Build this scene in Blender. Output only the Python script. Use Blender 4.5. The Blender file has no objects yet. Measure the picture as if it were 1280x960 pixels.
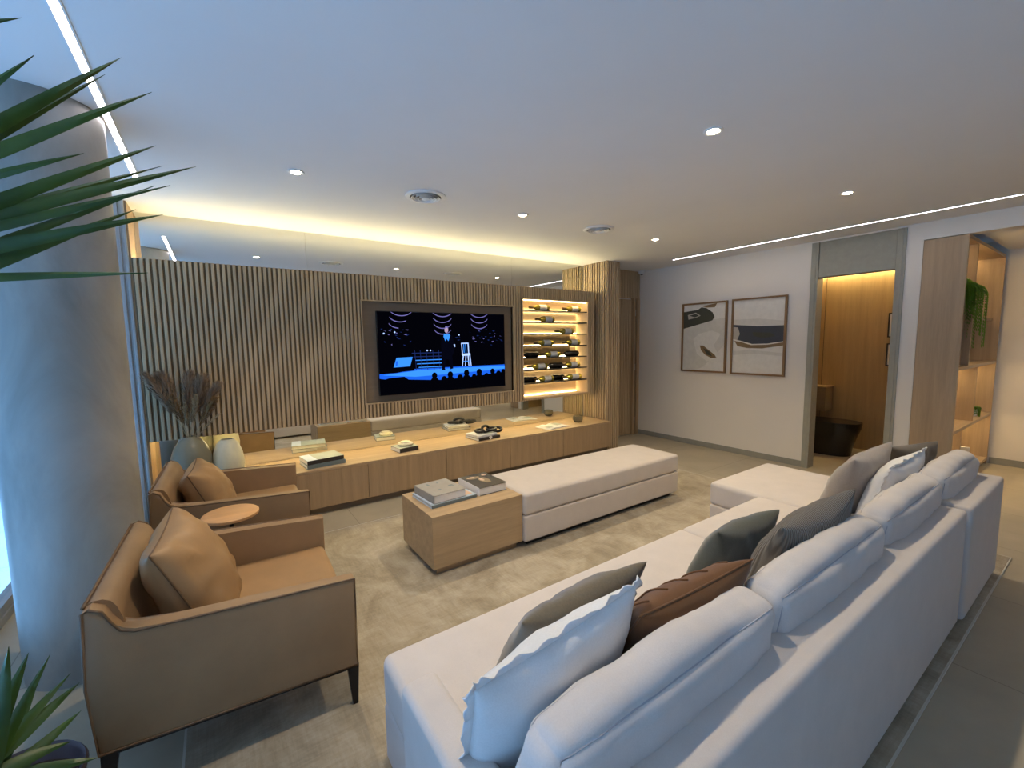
import bpy, bmesh, math, random
from mathutils import Vector, Matrix, noise
random.seed(11)
PI = math.pi
sc = bpy.context.scene
COL = sc.collection

# ------------------------------------------------------------------ materials
def _mat(name):
    m = bpy.data.materials.new(name); m.use_nodes = True
    nt = m.node_tree; nt.nodes.clear()
    out = nt.nodes.new('ShaderNodeOutputMaterial')
    return m, nt, out
def _pbsdf(nt, out, color=(.5, .5, .5), rough=.5, metal=0., spec=.5, sheen=0.):
    b = nt.nodes.new('ShaderNodeBsdfPrincipled')
    b.inputs['Base Color'].default_value = (*color, 1); b.inputs['Roughness'].default_value = rough
    b.inputs['Metallic'].default_value = metal; b.inputs['Specular IOR Level'].default_value = spec
    if sheen:
        b.inputs['Sheen Weight'].default_value = sheen; b.inputs['Sheen Roughness'].default_value = .5
    nt.links.new(b.outputs[0], out.inputs[0]); return b
def _coord(nt, scale=(1, 1, 1), kind='Object'):
    t = nt.nodes.new('ShaderNodeTexCoord'); mp = nt.nodes.new('ShaderNodeMapping')
    mp.inputs['Scale'].default_value = scale; nt.links.new(t.outputs[kind], mp.inputs[0]); return mp
def _noise(nt, mp, scale, detail=4, rough=.6, dist=0.):
    n = nt.nodes.new('ShaderNodeTexNoise'); n.inputs['Scale'].default_value = scale
    n.inputs['Detail'].default_value = detail; n.inputs['Roughness'].default_value = rough
    n.inputs['Distortion'].default_value = dist
    nt.links.new(mp.outputs[0], n.inputs['Vector']); return n
def _ramp(nt, src, stops):
    r = nt.nodes.new('ShaderNodeValToRGB'); e = r.color_ramp.elements
    e[0].position, e[0].color = stops[0][0], (*stops[0][1], 1)
    e[1].position, e[1].color = stops[-1][0], (*stops[-1][1], 1)
    for p, c in stops[1:-1]:
        k = e.new(p); k.color = (*c, 1)
    nt.links.new(src, r.inputs[0]); return r
def _bump(nt, src, b, strength, dist=.002):
    k = nt.nodes.new('ShaderNodeBump'); k.inputs['Strength'].default_value = strength
    k.inputs['Distance'].default_value = dist
    nt.links.new(src, k.inputs['Height']); nt.links.new(k.outputs[0], b.inputs['Normal'])
def mul(c, f): return tuple(min(1, x * f) for x in c)
def plain(name, color, rough=.5, metal=0., spec=.5):
    m, nt, out = _mat(name); b = _pbsdf(nt, out, color, rough, metal, spec)
    n = _noise(nt, _coord(nt), 18, 3)
    r = _ramp(nt, n.outputs[0], [(.3, mul(color, .94)), (.7, mul(color, 1.05))])
    nt.links.new(r.outputs[0], b.inputs['Base Color']); return m
def wood(name, c, axis='z', rough=.5, contrast=.22, spec=.35):
    m, nt, out = _mat(name); b = _pbsdf(nt, out, c, rough, 0, spec)
    sx = {'x': (.7, 14, 14), 'y': (14, .7, 14), 'z': (14, 14, .7)}[axis]
    mp = _coord(nt, sx); n = _noise(nt, mp, 1.6, 6, .62, .35)
    mp2 = _coord(nt, tuple(s * 5 for s in sx)); n2 = _noise(nt, mp2, 3, 3, .6)
    mx = nt.nodes.new('ShaderNodeMath'); mx.operation = 'MULTIPLY_ADD'; mx.inputs[1].default_value = .3
    nt.links.new(n2.outputs[0], mx.inputs[0]); 
    ml = nt.nodes.new('ShaderNodeMath'); ml.operation = 'MULTIPLY'; ml.inputs[1].default_value = .75
    nt.links.new(n.outputs[0], ml.inputs[0]); nt.links.new(ml.outputs[0], mx.inputs[2])
    r = _ramp(nt, mx.outputs[0], [(.3, mul(c, 1 - contrast)), (.52, c), (.75, mul(c, 1 + contrast))])
    nt.links.new(r.outputs[0], b.inputs['Base Color']); _bump(nt, mx.outputs[0], b, .15, .001); return m
def fabric(name, c, scale=420, var=.07, sheen=.25, bump=.25):
    m, nt, out = _mat(name); b = _pbsdf(nt, out, c, .92, 0, .15, sheen)
    n = _noise(nt, _coord(nt), 9, 4); w = _noise(nt, _coord(nt, (1, 1, 1)), scale, 2)
    mx = nt.nodes.new('ShaderNodeMath'); mx.operation = 'MULTIPLY_ADD'; mx.inputs[1].default_value = .5
    nt.links.new(w.outputs[0], mx.inputs[0]); ml = nt.nodes.new('ShaderNodeMath'); ml.operation = 'MULTIPLY'; ml.inputs[1].default_value = .5
    nt.links.new(n.outputs[0], ml.inputs[0]); nt.links.new(ml.outputs[0], mx.inputs[2])
    r = _ramp(nt, mx.outputs[0], [(.3, mul(c, 1 - var)), (.7, mul(c, 1 + var))])
    nt.links.new(r.outputs[0], b.inputs['Base Color']); _bump(nt, w.outputs[0], b, bump, .0015); return m
def leather(name, c):
    m, nt, out = _mat(name); b = _pbsdf(nt, out, c, .48, 0, .4)
    n = _noise(nt, _coord(nt), 5, 4); w = nt.nodes.new('ShaderNodeTexVoronoi'); w.inputs['Scale'].default_value = 260
    nt.links.new(_coord(nt).outputs[0], w.inputs['Vector'])
    r = _ramp(nt, n.outputs[0], [(.3, mul(c, .88)), (.7, mul(c, 1.1))])
    nt.links.new(r.outputs[0], b.inputs['Base Color']); _bump(nt, w.outputs['Distance'], b, .12, .001); return m
def concrete(name, c):
    m, nt, out = _mat(name); b = _pbsdf(nt, out, c, .38, 0, .4)
    n = _noise(nt, _coord(nt, (1, 1, .55)), 2.6, 7, .62, .6)
    r = _ramp(nt, n.outputs[0], [(.3, mul(c, .72)), (.5, c), (.72, mul(c, 1.25))])
    nt.links.new(r.outputs[0], b.inputs['Base Color']); _bump(nt, n.outputs[0], b, .1, .004); return m
def plaster(name, c, rough=.75):
    m, nt, out = _mat(name); b = _pbsdf(nt, out, c, rough, 0, .25)
    n = _noise(nt, _coord(nt), 160, 3); k = _noise(nt, _coord(nt), 1.3, 3)
    r = _ramp(nt, k.outputs[0], [(.3, mul(c, .98)), (.7, mul(c, 1.02))])
    nt.links.new(r.outputs[0], b.inputs['Base Color']); _bump(nt, n.outputs[0], b, .06, .001); return m
def tiles(name, c):
    m, nt, out = _mat(name); b = _pbsdf(nt, out, c, .42, 0, .4)
    mp = _coord(nt); br = nt.nodes.new('ShaderNodeTexBrick'); br.offset = .0; br.squash = 1
    br.inputs['Scale'].default_value = 1; br.inputs['Brick Width'].default_value = .9; br.inputs['Row Height'].default_value = .9
    br.inputs['Mortar Size'].default_value = .0025; br.inputs['Mortar Smooth'].default_value = 0
    nt.links.new(mp.outputs[0], br.inputs['Vector'])
    n = _noise(nt, mp, 2.2, 7, .6, .4)
    r = _ramp(nt, n.outputs[0], [(.28, mul(c, .86)), (.5, c), (.74, mul(c, 1.12))])
    nt.links.new(r.outputs[0], br.inputs['Color1']); nt.links.new(r.outputs[0], br.inputs['Color2'])
    br.inputs['Mortar'].default_value = (*mul(c, .62), 1)
    nt.links.new(br.outputs[0], b.inputs['Base Color']); return m
def rugmat(name, ca, cb, cc):
    m, nt, out = _mat(name); b = _pbsdf(nt, out, ca, .95, 0, .1, .3)
    n = _noise(nt, _coord(nt, (1.2, 1, 1)), 3.2, 8, .68, .5)
    s1 = _noise(nt, _coord(nt, (6, 90, 1)), 1, 4, .7); s2 = _noise(nt, _coord(nt, (90, 6, 1)), 1, 4, .7)
    a = nt.nodes.new('ShaderNodeMath'); a.operation = 'ADD'; nt.links.new(s1.outputs[0], a.inputs[0]); nt.links.new(s2.outputs[0], a.inputs[1])
    q = nt.nodes.new('ShaderNodeMath'); q.operation = 'MULTIPLY_ADD'; q.inputs[1].default_value = .17
    nt.links.new(a.outputs[0], q.inputs[0])
    h = nt.nodes.new('ShaderNodeMath'); h.operation = 'MULTIPLY'; h.inputs[1].default_value = .72
    nt.links.new(n.outputs[0], h.inputs[0]); nt.links.new(h.outputs[0], q.inputs[2])
    r = _ramp(nt, q.outputs[0], [(.4, cb), (.52, ca), (.66, cc)])
    nt.links.new(r.outputs[0], b.inputs['Base Color']); _bump(nt, a.outputs[0], b, .3, .003); return m
def emis(name, c, s):
    m, nt, out = _mat(name); e = nt.nodes.new('ShaderNodeEmission')
    e.inputs[0].default_value = (*c, 1); e.inputs[1].default_value = s
    nt.links.new(e.outputs[0], out.inputs[0]); return m
def mirror(name):
    m, nt, out = _mat(name); b = _pbsdf(nt, out, (.80, .82, .80), .01, 1.0, .5); return m
def pane(name):
    m, nt, out = _mat(name)
    t = nt.nodes.new('ShaderNodeBsdfTransparent'); t.inputs[0].default_value = (.93, .96, .97, 1)
    g = nt.nodes.new('ShaderNodeBsdfGlossy'); g.inputs['Roughness'].default_value = .02
    f = nt.nodes.new('ShaderNodeFresnel'); f.inputs[0].default_value = 1.45
    x = nt.nodes.new('ShaderNodeMixShader'); ge = nt.nodes.new('ShaderNodeNewGeometry')
    k = nt.nodes.new('ShaderNodeMath'); k.operation = 'SUBTRACT'; k.inputs[0].default_value = 1; nt.links.new(ge.outputs['Backfacing'], k.inputs[1])
    q = nt.nodes.new('ShaderNodeMath'); q.operation = 'MULTIPLY'; nt.links.new(f.outputs[0], q.inputs[0]); nt.links.new(k.outputs[0], q.inputs[1])
    nt.links.new(q.outputs[0], x.inputs[0])
    nt.links.new(t.outputs[0], x.inputs[1]); nt.links.new(g.outputs[0], x.inputs[2]); nt.links.new(x.outputs[0], out.inputs[0]); return m
def frosted(name, c, trans=.45, rough=.35):
    m, nt, out = _mat(name); b = _pbsdf(nt, out, c, rough, 0, .5)
    b.inputs['Transmission Weight'].default_value = trans; b.inputs['IOR'].default_value = 1.3
    n = _noise(nt, _coord(nt, (3, 3, 1)), 4, 3)
    r = _ramp(nt, n.outputs[0], [(.3, mul(c, .9)), (.7, mul(c, 1.08))]); nt.links.new(r.outputs[0], b.inputs['Base Color']); return m
def ribbed(name, c, freq=90):
    m, nt, out = _mat(name); b = _pbsdf(nt, out, c, .95, 0, .1, .3)
    w = nt.nodes.new('ShaderNodeTexWave'); w.wave_type = 'BANDS'; w.bands_direction = 'X'
    w.inputs['Scale'].default_value = freq / 6.283 ; w.inputs['Distortion'].default_value = .6
    nt.links.new(_coord(nt).outputs[0], w.inputs['Vector'])
    r = _ramp(nt, w.outputs[0], [(.1, mul(c, .62)), (.8, mul(c, 1.12))])
    nt.links.new(r.outputs[0], b.inputs['Base Color']); _bump(nt, w.outputs[0], b, .6, .006); return m
def leafmat(name, c, c2):
    m, nt, out = _mat(name); b = _pbsdf(nt, out, c, .42, 0, .45)
    n = _noise(nt, _coord(nt), 6, 4)
    r = _ramp(nt, n.outputs[0], [(.3, c), (.75, c2)]); nt.links.new(r.outputs[0], b.inputs['Base Color']); return m

OAK = (.37, .255, .145)
M = dict(
    ceil=plaster('ceiling paint', (.72, .72, .71)), wall=plaster('white wall paint', (.745, .70, .63)),
    slat=wood('slatted oak', (.47, .35, .21), 'z', .5), slatback=wood('oak groove board', (.17, .12, .065), 'z', .6),
    oakz=wood('oak upright grain', OAK, 'z'), oakx=wood('oak long grain', (.42, .295, .17), 'x'), oaky=wood('oak cross grain', OAK, 'y'),
    oakt=wood('table oak', (.41, .29, .165), 'x'), niche=wood('pale oak lining', (.55, .42, .27), 'x', .5, .1),
    taupe=wood('taupe back board', (.215, .165, .115), 'x', .55, .1),
    wcwood=wood('honey oak panelling', (.40, .285, .145), 'z', .5, .18), shelfoak=wood('bookcase oak', (.40, .29, .18), 'z', .5, .2),
    shelfoakx=wood('bookcase oak boards', (.40, .29, .18), 'x', .5, .2),
    mirror=mirror('mirror glass'), pane=pane('window glass'),
    frame=plain('grey aluminium', (.42, .42, .41), .4, .6), grey=plain('grey green door lining', (.315, .305, .25), .5),
    skirt=plain('grey skirting paint', (.27, .265, .235), .5),
    floor=tiles('porcelain floor tile', (.375, .328, .24)), pave=tiles('outdoor paving', (.58, .60, .60)),
    rug=rugmat('distressed beige rug', (.335, .285, .20), (.225, .185, .125), (.46, .405, .31)), rugedge=fabric('pale rug binding', (.55, .52, .45)),
    sofa=fabric('off white sofa fabric', (.63, .575, .53)), sofacush=fabric('white linen cushion fabric', (.64, .60, .57), 300),
    piping=fabric('grey seam thread', (.42, .41, .44)), ott=fabric('pale ottoman fabric', (.56, .505, .455)),
    linen=fabric('white linen', (.76, .755, .74), 260), olive=fabric('olive taupe velvet', (.15, .125, .085), 160, .16, .5),
    rust=fabric('rust brown cotton', (.150, .068, .024), 300), green=fabric('dark green velvet', (.080, .088, .070), 160, .15, .5),
    rib=ribbed('ribbed grey knit', (.165, .145, .115), 200), taupefab=fabric('taupe grey velvet', (.30, .265, .235), 160, .1, .4),
    dark=fabric('dark brown velvet', (.10, .080, .055), 160, .12, .4),
    leather=leather('brown leather', (.29, .18, .092)), leatherc=leather('tan leather', (.34, .20, .09)),
    leatherpipe=leather('dark leather welt', (.14, .080, .038)),
    blackm=plain('black powder coated steel', (.012, .012, .013), .45, .3), black=plain('black ceramic', (.008, .008, .009), .22),
    blackmat=plain('black resin', (.010, .010, .011), .45),
    concrete=concrete('polished cement', (.30, .295, .27)),
    white=plain('white plastic', (.75, .75, .74), .4), page=plain('book pages', (.72, .70, .66), .8),
    paper=plain('white magazine paper', (.74, .73, .70), .6),
    led=emis('warm led', (1.0, .84, .48), 40), ledu=emis('warm under panel led', (1.0, .78, .38), 26), ledwc=emis('warm lavatory led', (1.0, .72, .32), 40), ledn=emis('warm shelf led', (1.0, .72, .34), 14), lednb=emis('bright warm shelf led', (1.0, .74, .36), 24), ledw=emis('cool white line led', (1.0, .93, 1.0), 7),
    spot=emis('downlight lamp', (1.0, .80, .52), 45),
    vase=frosted('grey green glass', (.22, .205, .145), .08, .3), vasel=frosted('pale green frosted glass', (.74, .70, .50), .12, .4),
    smoke=frosted('smoked glass', (.42, .40, .32), .85, .05),
    candle=plain('cream wax', (.74, .68, .50), .5),
    bottle=frosted('yellow green bottle glass', (.42, .36, .07), .5, .08), bottled=plain('dark bottle glass', (.018, .014, .010), .15),
    label=plain('bottle label paper', (.72, .70, .65), .6), cap=plain('dark bottle foil', (.10, .06, .02), .35, .3),
    leaf=leafmat('yucca leaf', (.013, .040, .004), (.055, .105, .010)), fern=leafmat('fern leaf', (.075, .18, .015), (.20, .36, .04)),
    bark=plain('cane bark', (.16, .11, .07), .85), soil=plain('dark soil', (.02, .016, .013), .95), pot=plain('dark plum pot', (.055, .045, .060), .35),
    plume=fabric('grey brown grass plume', (.30, .20, .12), 60, .25), plumel=fabric('straw grass plume', (.37, .29, .165), 60, .25),
    plumeo=fabric('ochre grass plume', (.26, .15, .055), 60, .25),
    roundwood=wood('light tray wood', (.60, .33, .14), 'x', .45, .2),
    framew=wood('walnut frame', (.22, .125, .055), 'z', .45, .15),
)
# ------------------------------------------------------------------ object helpers
def tag(o, label=None, cat=None, group=None, kind=None):
    if label: o['label'] = label
    if cat: o['category'] = cat
    if group: o['group'] = group
    if kind: o['kind'] = kind
    return o
def origin(o):
    v = Vector((0, 0, 0))
    while o is not None:
        v += o.location; o = o.parent
    return v
def thing(name, label, cat, loc=(0, 0, 0), rotz=0, group=None):
    o = bpy.data.objects.new(name, None); COL.objects.link(o); o.location = loc; o.rotation_euler = (0, 0, rotz)
    o.empty_display_size = .1
    return tag(o, label, cat, group)
def mesh_obj(name, bm, mats, parent=None, loc=None, smooth=None, local=False):
    """bm is in world coordinates unless local; the object is moved to loc / its parent"""
    if not isinstance(mats, (list, tuple)): mats = [mats]
    o = bpy.data.objects.new(name, None) if False else None
    me = bpy.data.meshes.new(name)
    bmesh.ops.recalc_face_normals(bm, faces=bm.faces)
    off = Vector((0, 0, 0))
    if not local:
        if parent is not None: off = origin(parent)
        elif loc is not None: off = Vector(loc)
        bmesh.ops.translate(bm, verts=bm.verts, vec=-off)
    bm.to_mesh(me); bm.free()
    for m in mats: me.materials.append(m)
    if smooth is not None:
        me.polygons.foreach_set('use_smooth', [True] * len(me.polygons))
        if smooth < 180: me.set_sharp_from_angle(angle=math.radians(smooth))
    o = bpy.data.objects.new(name, me); COL.objects.link(o)
    if parent is not None: o.parent = parent
    elif loc is not None: o.location = loc
    return o
def solo(name, bm, mats, loc, label, cat, group=None, smooth=None, local=False):
    return tag(mesh_obj(name, bm, mats, None, loc, smooth, local), label, cat, group)
def struct(name, bm, mats, loc=(0, 0, 0), parent=None, smooth=None, label=None):
    o = mesh_obj(name, bm, mats, parent, loc if parent is None else None, smooth)
    if parent is None: o['kind'] = 'structure'
    if label: o['label'] = label
    return o
def copy_tree(o, parent=None):
    c = o.copy(); COL.objects.link(c); c.parent = parent
    for ch in list(o.children): copy_tree(ch, c)
    return c
def NB(): return bmesh.new()
def box(bm, x0, x1, y0, y1, z0, z1, mi=0, bev=0, seg=2):
    vs = [bm.verts.new((x, y, z)) for x in (x0, x1) for y in (y0, y1) for z in (z0, z1)]
    fs = [bm.faces.new([vs[i] for i in q]) for q in ((0, 1, 3, 2), (4, 6, 7, 5), (0, 4, 5, 1), (2, 3, 7, 6), (0, 2, 6, 4), (1, 5, 7, 3))]
    for f in fs: f.material_index = mi
    if bev:
        es = list({e for f in fs for e in f.edges})
        r = bmesh.ops.bevel(bm, geom=es, offset=bev, segments=seg, affect='EDGES', profile=.5)
        for f in r['faces']: f.material_index = mi
    return bm
def bx(*a, **k): return box(NB(), *a, **k)
def prism(bm, poly, axis, d0, d1, mi=0):
    """extrude a 2d polygon along an axis ('x': poly is (y,z), 'y': (x,z), 'z': (x,y))"""
    f = {'x': lambda p, d: (d, p[0], p[1]), 'y': lambda p, d: (p[0], d, p[1]), 'z': lambda p, d: (p[0], p[1], d)}[axis]
    a = [bm.verts.new(f(p, d0)) for p in poly]; b = [bm.verts.new(f(p, d1)) for p in poly]
    fs = [bm.faces.new(a), bm.faces.new(b)]
    n = len(poly)
    for i in range(n): fs.append(bm.faces.new((a[i], a[(i + 1) % n], b[(i + 1) % n], b[i])))
    for q in fs: q.material_index = mi
    return bm
def lathe(bm, prof, c=(0, 0, 0), seg=32, axis='z', mi=0):
    rings = []
    for r, h in prof:
        ring = []
        for k in range(seg):
            a = 2 * PI * k / seg; u, v = r * math.cos(a), r * math.sin(a)
            p = {'z': (u, v, h), 'x': (h, u, v), 'y': (u, h, v)}[axis]
            ring.append(bm.verts.new((c[0] + p[0], c[1] + p[1], c[2] + p[2])))
        rings.append(ring)
    for i in range(len(rings) - 1):
        for k in range(seg):
            f = bm.faces.new((rings[i][k], rings[i][(k + 1) % seg], rings[i + 1][(k + 1) % seg], rings[i + 1][k])); f.material_index = mi
    for ring in (rings[0], rings[-1]):
        f = bm.faces.new(ring); f.material_index = mi
    return bm
def tube(bm, pts, rad, seg=8, closed=False, mi=0):
    pts = [Vector(p) for p in pts]; n = len(pts); rings = []
    for i, p in enumerate(pts):
        a = pts[(i - 1) % n] if (closed or i > 0) else p; b = pts[(i + 1) % n] if (closed or i < n - 1) else p
        t = (b - a).normalized(); up = Vector((0, 0, 1)) if abs(t.z) < .9 else Vector((1, 0, 0))
        s = t.cross(up).normalized(); q = s.cross(t); r = rad[i] if isinstance(rad, (list, tuple)) else rad
        rings.append([bm.verts.new(p + r * (math.cos(2 * PI * k / seg) * s + math.sin(2 * PI * k / seg) * q)) for k in range(seg)])
    m = n if closed else n - 1
    for i in range(m):
        A, B = rings[i], rings[(i + 1) % n]
        for k in range(seg):
            f = bm.faces.new((A[k], A[(k + 1) % seg], B[(k + 1) % seg], B[k])); f.material_index = mi
    if not closed:
        bm.faces.new(rings[0]); bm.faces.new(rings[-1])
    return bm
def soft_pt(p, h, r, puff, wr=0, seed=0):
    """map a point on a box of half sizes h to a rounded, puffed box"""
    p = Vector(p); q = Vector([max(-(h[i] - r), min(h[i] - r, p[i])) for i in range(3)]); d = p - q
    n = d.normalized() if d.length > 1e-9 else Vector((0, 0, 1))
    o = q + n * r
    u = [max(0., 1 - (p[i] / h[i]) ** 2) for i in range(3)]
    k = abs(n.x) * u[1] * u[2] + abs(n.y) * u[0] * u[2] + abs(n.z) * u[0] * u[1]
    o += n * (puff * k)
    if wr: o += n * wr * (noise.noise(Vector((p.x * 5 + seed, p.y * 9, p.z * 9))) + .5 * noise.noise(Vector((p.x * 16 + seed, p.y * 6, p.z * 5))))
    return o
def soft_box(bm, c, h, r=.04, puff=.01, m=14, wr=0, seed=0, rs=4):
    def cs(i):
        a = [-h[i] + r * (1 - math.cos(PI / 2 * k / rs)) if False else -h[i] + r * k / rs for k in range(rs)]
        inner = [-(h[i] - r) + 2 * (h[i] - r) * k / m for k in range(m + 1)]
        return a + inner + [-x for x in reversed(a)]
    C = [cs(i) for i in range(3)]; V = {}
    def vert(p):
        k = tuple(round(x, 5) for x in p)
        if k not in V: V[k] = bm.verts.new(Vector(c) + soft_pt(p, h, r, puff, wr, seed))
        return V[k]
    for ax in range(3):
        a, b = (ax + 1) % 3, (ax + 2) % 3
        for s in (-1, 1):
            for i in range(len(C[a]) - 1):
                for j in range(len(C[b]) - 1):
                    q = []
                    for (ii, jj) in ((i, j), (i + 1, j), (i + 1, j + 1), (i, j + 1)):
                        p = [0, 0, 0]; p[ax] = s * h[ax]; p[a] = C[a][ii]; p[b] = C[b][jj]; q.append(vert(p))
                    bm.faces.new(q)
    return bm
def sheet(bm, poly3, mi=0):
    f = bm.faces.new([bm.verts.new(p) for p in poly3]); f.material_index = mi; return bm
def place(o, c, right, up):
    x = Vector(right).normalized(); y = Vector(up); y = (y - x * y.dot(x)).normalized(); z = x.cross(y)
    m = Matrix((x, y, z)).transposed().to_4x4(); m.translation = Vector(c)
    o.matrix_world = m
def curve_tube(bm, f, n, rad, seg=6): return tube(bm, [f(k / n) for k in range(n + 1)], rad, seg)

# ------------------------------------------------------------------ camera
F = 538.43; yaw, pitch, roll = math.radians(55.57818), math.radians(-5.62048), math.radians(.82536)
f = Vector((math.cos(yaw) * math.cos(pitch), math.sin(yaw) * math.cos(pitch), math.sin(pitch)))
r = Vector((math.sin(yaw), -math.cos(yaw), 0)); d = f.cross(r)
r2 = math.cos(roll) * r + math.sin(roll) * d; d2 = -math.sin(roll) * r + math.cos(roll) * d
cam = bpy.data.cameras.new('camera'); camo = bpy.data.objects.new('camera', cam); COL.objects.link(camo)
mw = Matrix((r2, -d2, -f)).transposed().to_4x4(); mw.translation = (0, 0, 1.5); camo.matrix_world = mw
cam.sensor_width = 36; cam.lens = F / 1280 * 36; cam.clip_start = .02; cam.clip_end = 200
sc.camera = camo

# ------------------------------------------------------------------ room shell
CH = 2.551; XW = 5.54; YM = 4.53; XL = -1.05; YR = -2.6; XE = 7.4
struct('floor', bx(XL - .02, XE + .1, YR, 4.66, -.10, 0), M['floor'])
struct('ceiling', bx(XL - .1, XE + .1, YR, 4.66, CH, CH + .12), M['ceil'])
struct('wall_back', bx(XL, XW + .12, YM + .012, 4.66, 0, CH), M['wall'])
struct('wall_rear', bx(XL, XE + .1, YR - .12, YR, 0, CH), M['wall'])
b = NB()
box(b, XW, XW + .12, 2.145, YM + .012, 0, CH); box(b, XW, XW + .12, 1.225, 1.345, 0, CH)
box(b, XW, XW + .12, YR, 1.225, 2.392, CH); box(b, XW, XW + .12, 1.345, 2.145, 2.535, CH)
struct('wall_right', b, M['wall'])
struct('wall_east', bx(XE, XE + .12, YR, 1.24, 0, CH), M['wall'])
struct('ceiling_east', bx(XW + .12, XE, YR, .915, 2.44, CH - .001), M['ceil'])
struct('baseboard_east', bx(XE - .012, XE, YR, .915, 0, .075), M['skirt'])
struct('baseboard_right', bx(XW - .012, XW, 2.145, YM, 0, .07), M['skirt'])
# window wall on the left: slim posts, sill and head, glass bays
b = NB(); box(b, XL - .08, XL, YR, 4.66, 2.42, CH); box(b, XL - .08, XL, YR, 4.66, 0, .04)
struct('wall_left', b, M['frame'])
ys = [YR, -1.25, .1, 1.45, 2.85, 4.24]
for i in range(5):
    t = thing('window_%d' % (i + 1), None, None, (XL - .04, ys[i], .04)); t['kind'] = 'structure'
    b = NB(); y0, y1 = ys[i], ys[i + 1]
    box(b, XL - .07, XL - .01, y0, y0 + .04, .04, 2.42); box(b, XL - .07, XL - .01, y1 - .04, y1, .04, 2.42)
    box(b, XL - .07, XL - .01, y0, y1, .04, .09); box(b, XL - .07, XL - .01, y0, y1, 2.37, 2.42)
    mesh_obj('window_frame', b, M['frame'], t)
    mesh_obj('window_pane', bx(XL - .043, XL - .037, y0 + .04, y1 - .04, .09, 2.37), M['pane'], t)
struct('wall_stub', bx(XL - .08, -.475, 4.24, YM + .012, 0, CH), M['wall'])
struct('trim_2', bx(-.475, -.46, 4.22, YM, 0, CH), M['oakz'], label='oak cladding at the left end of the mirror wall')
b = NB(); box(b, -.53, -.508, 4.205, 4.24, 0, CH, bev=.003); box(b, -.508, -.490, 4.222, 4.24, 0, CH); box(b, -.490, -.472, 4.205, 4.24, 0, CH, bev=.003)
struct('trim_3', b, M['frame'], label='narrow grey metal profile beside the round column')
# outside
struct('ground', bx(-14, XL - .08, -12, 14, -.16, -.06), M['pave'])
# round column
cx, cy, cr = -.587, 2.809, .232
struct('column', lathe(NB(), [(cr, 0), (cr, CH)], (cx, cy, 0), 96), M['concrete'], smooth=60, label='round polished cement column')
# mirror panels
xs = [-.46, .765, 3.12, 4.345]
labs = ['left mirror panel above the pale glass vase', 'wide middle mirror panel behind the television wall', 'right mirror panel behind the wine niche']
for i in range(3):
    solo('mirror_panel', bx(xs[i] + .0008, xs[i + 1] - .0008, YM, YM + .010, .412, CH), M['mirror'], (xs[i], YM, .412), labs[i], 'mirror', 'mirror panels')

# slatted wing wall (pilaster) at the right end of the media wall
def slats_x(b, x0, x1, yface, z0, z1, pitch=.036, w=.021, dep=.014):      # slats facing -y
    n = int(round((x1 - x0) / pitch)); p = (x1 - x0) / n
    for i in range(n):
        xa = x0 + p * (i + .5) - w / 2; xb = xa + w; c = .003
        prism(b, [(xa, yface + dep), (xa, yface + c), (xa + c, yface), (xb - c, yface), (xb, yface + c), (xb, yface + dep)], 'z', z0, z1)
def slats_y(b, y0, y1, xface, z0, z1, pitch=.036, w=.021, dep=.014, s=-1):  # slats facing s*x
    n = int(round((y1 - y0) / pitch)); p = (y1 - y0) / n
    for i in range(n):
        ya = y0 + p * (i + .5) - w / 2; yb = ya + w; c = .003
        prism(b, [(xface - s * dep, ya), (xface - s * c, ya), (xface, ya + c), (xface, yb - c), (xface - s * c, yb), (xface - s * dep, yb)], 'z', z0, z1)
PX0, PX1, PY0 = 4.345, 4.60, 4.075
b = NB(); slats_y(b, PY0, YM, PX0, 0, CH, .045, .025, .022); slats_x(b, PX0 + .005, PX1, PY0, 0, CH, .045, .025, .022); slats_y(b, PY0, YM, PX1, 0, CH, .045, .025, .022, s=1)
box(b, PX0 + .022, PX1 - .022, PY0 + .022, YM, 0, CH, 1)
struct('wall_wing', b, [M['slat'], M['slatback']])
# slatted far wall with a flush door
b = NB(); slats_x(b, PX1, XW, YM - .03, 2.14, CH); slats_x(b, PX1, 4.70, YM - .03, 0, 2.14)
box(b, PX1, XW, YM - .016, YM + .011, 2.14, CH, 1); box(b, PX1, 4.70, YM - .016, YM + .011, 0, 2.14, 1)
struct('wall_slatted', b, [M['slat'], M['slatback']])
dr = thing('door_1', None, None, (4.70, YM, 0)); dr['kind'] = 'structure'
b = NB(); slats_x(b, 4.70, 5.37, YM - .012, .01, 2.12); box(b, 4.70, 5.37, YM + .002, YM + .011, .01, 2.12, 1)
mesh_obj('door_leaf', b, [M['slat'], M['slatback']], dr)
b = NB(); box(b, 5.37, 5.41, YM - .05, YM + .011, 0, 2.14, bev=.002); box(b, 5.475, XW, YM - .03, YM + .011, 0, 2.14)
mesh_obj('door_edge', b, M['oakz'], dr)
mesh_obj('door_rebate', bx(5.41, 5.475, YM - .006, YM + .011, 0, 2.14), M['taupe'], dr)
for z in (1.07, 1.92, .22):
    b = NB(); box(b, 5.415, 5.47, YM - .012, YM - .006, z - .05, z + .05, bev=.001); lathe(b, [(.008, z - .05), (.008, z + .05)], (5.43, YM - .016, 0), 12)
    mesh_obj('hinge', b, M['frame'], dr)

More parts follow.
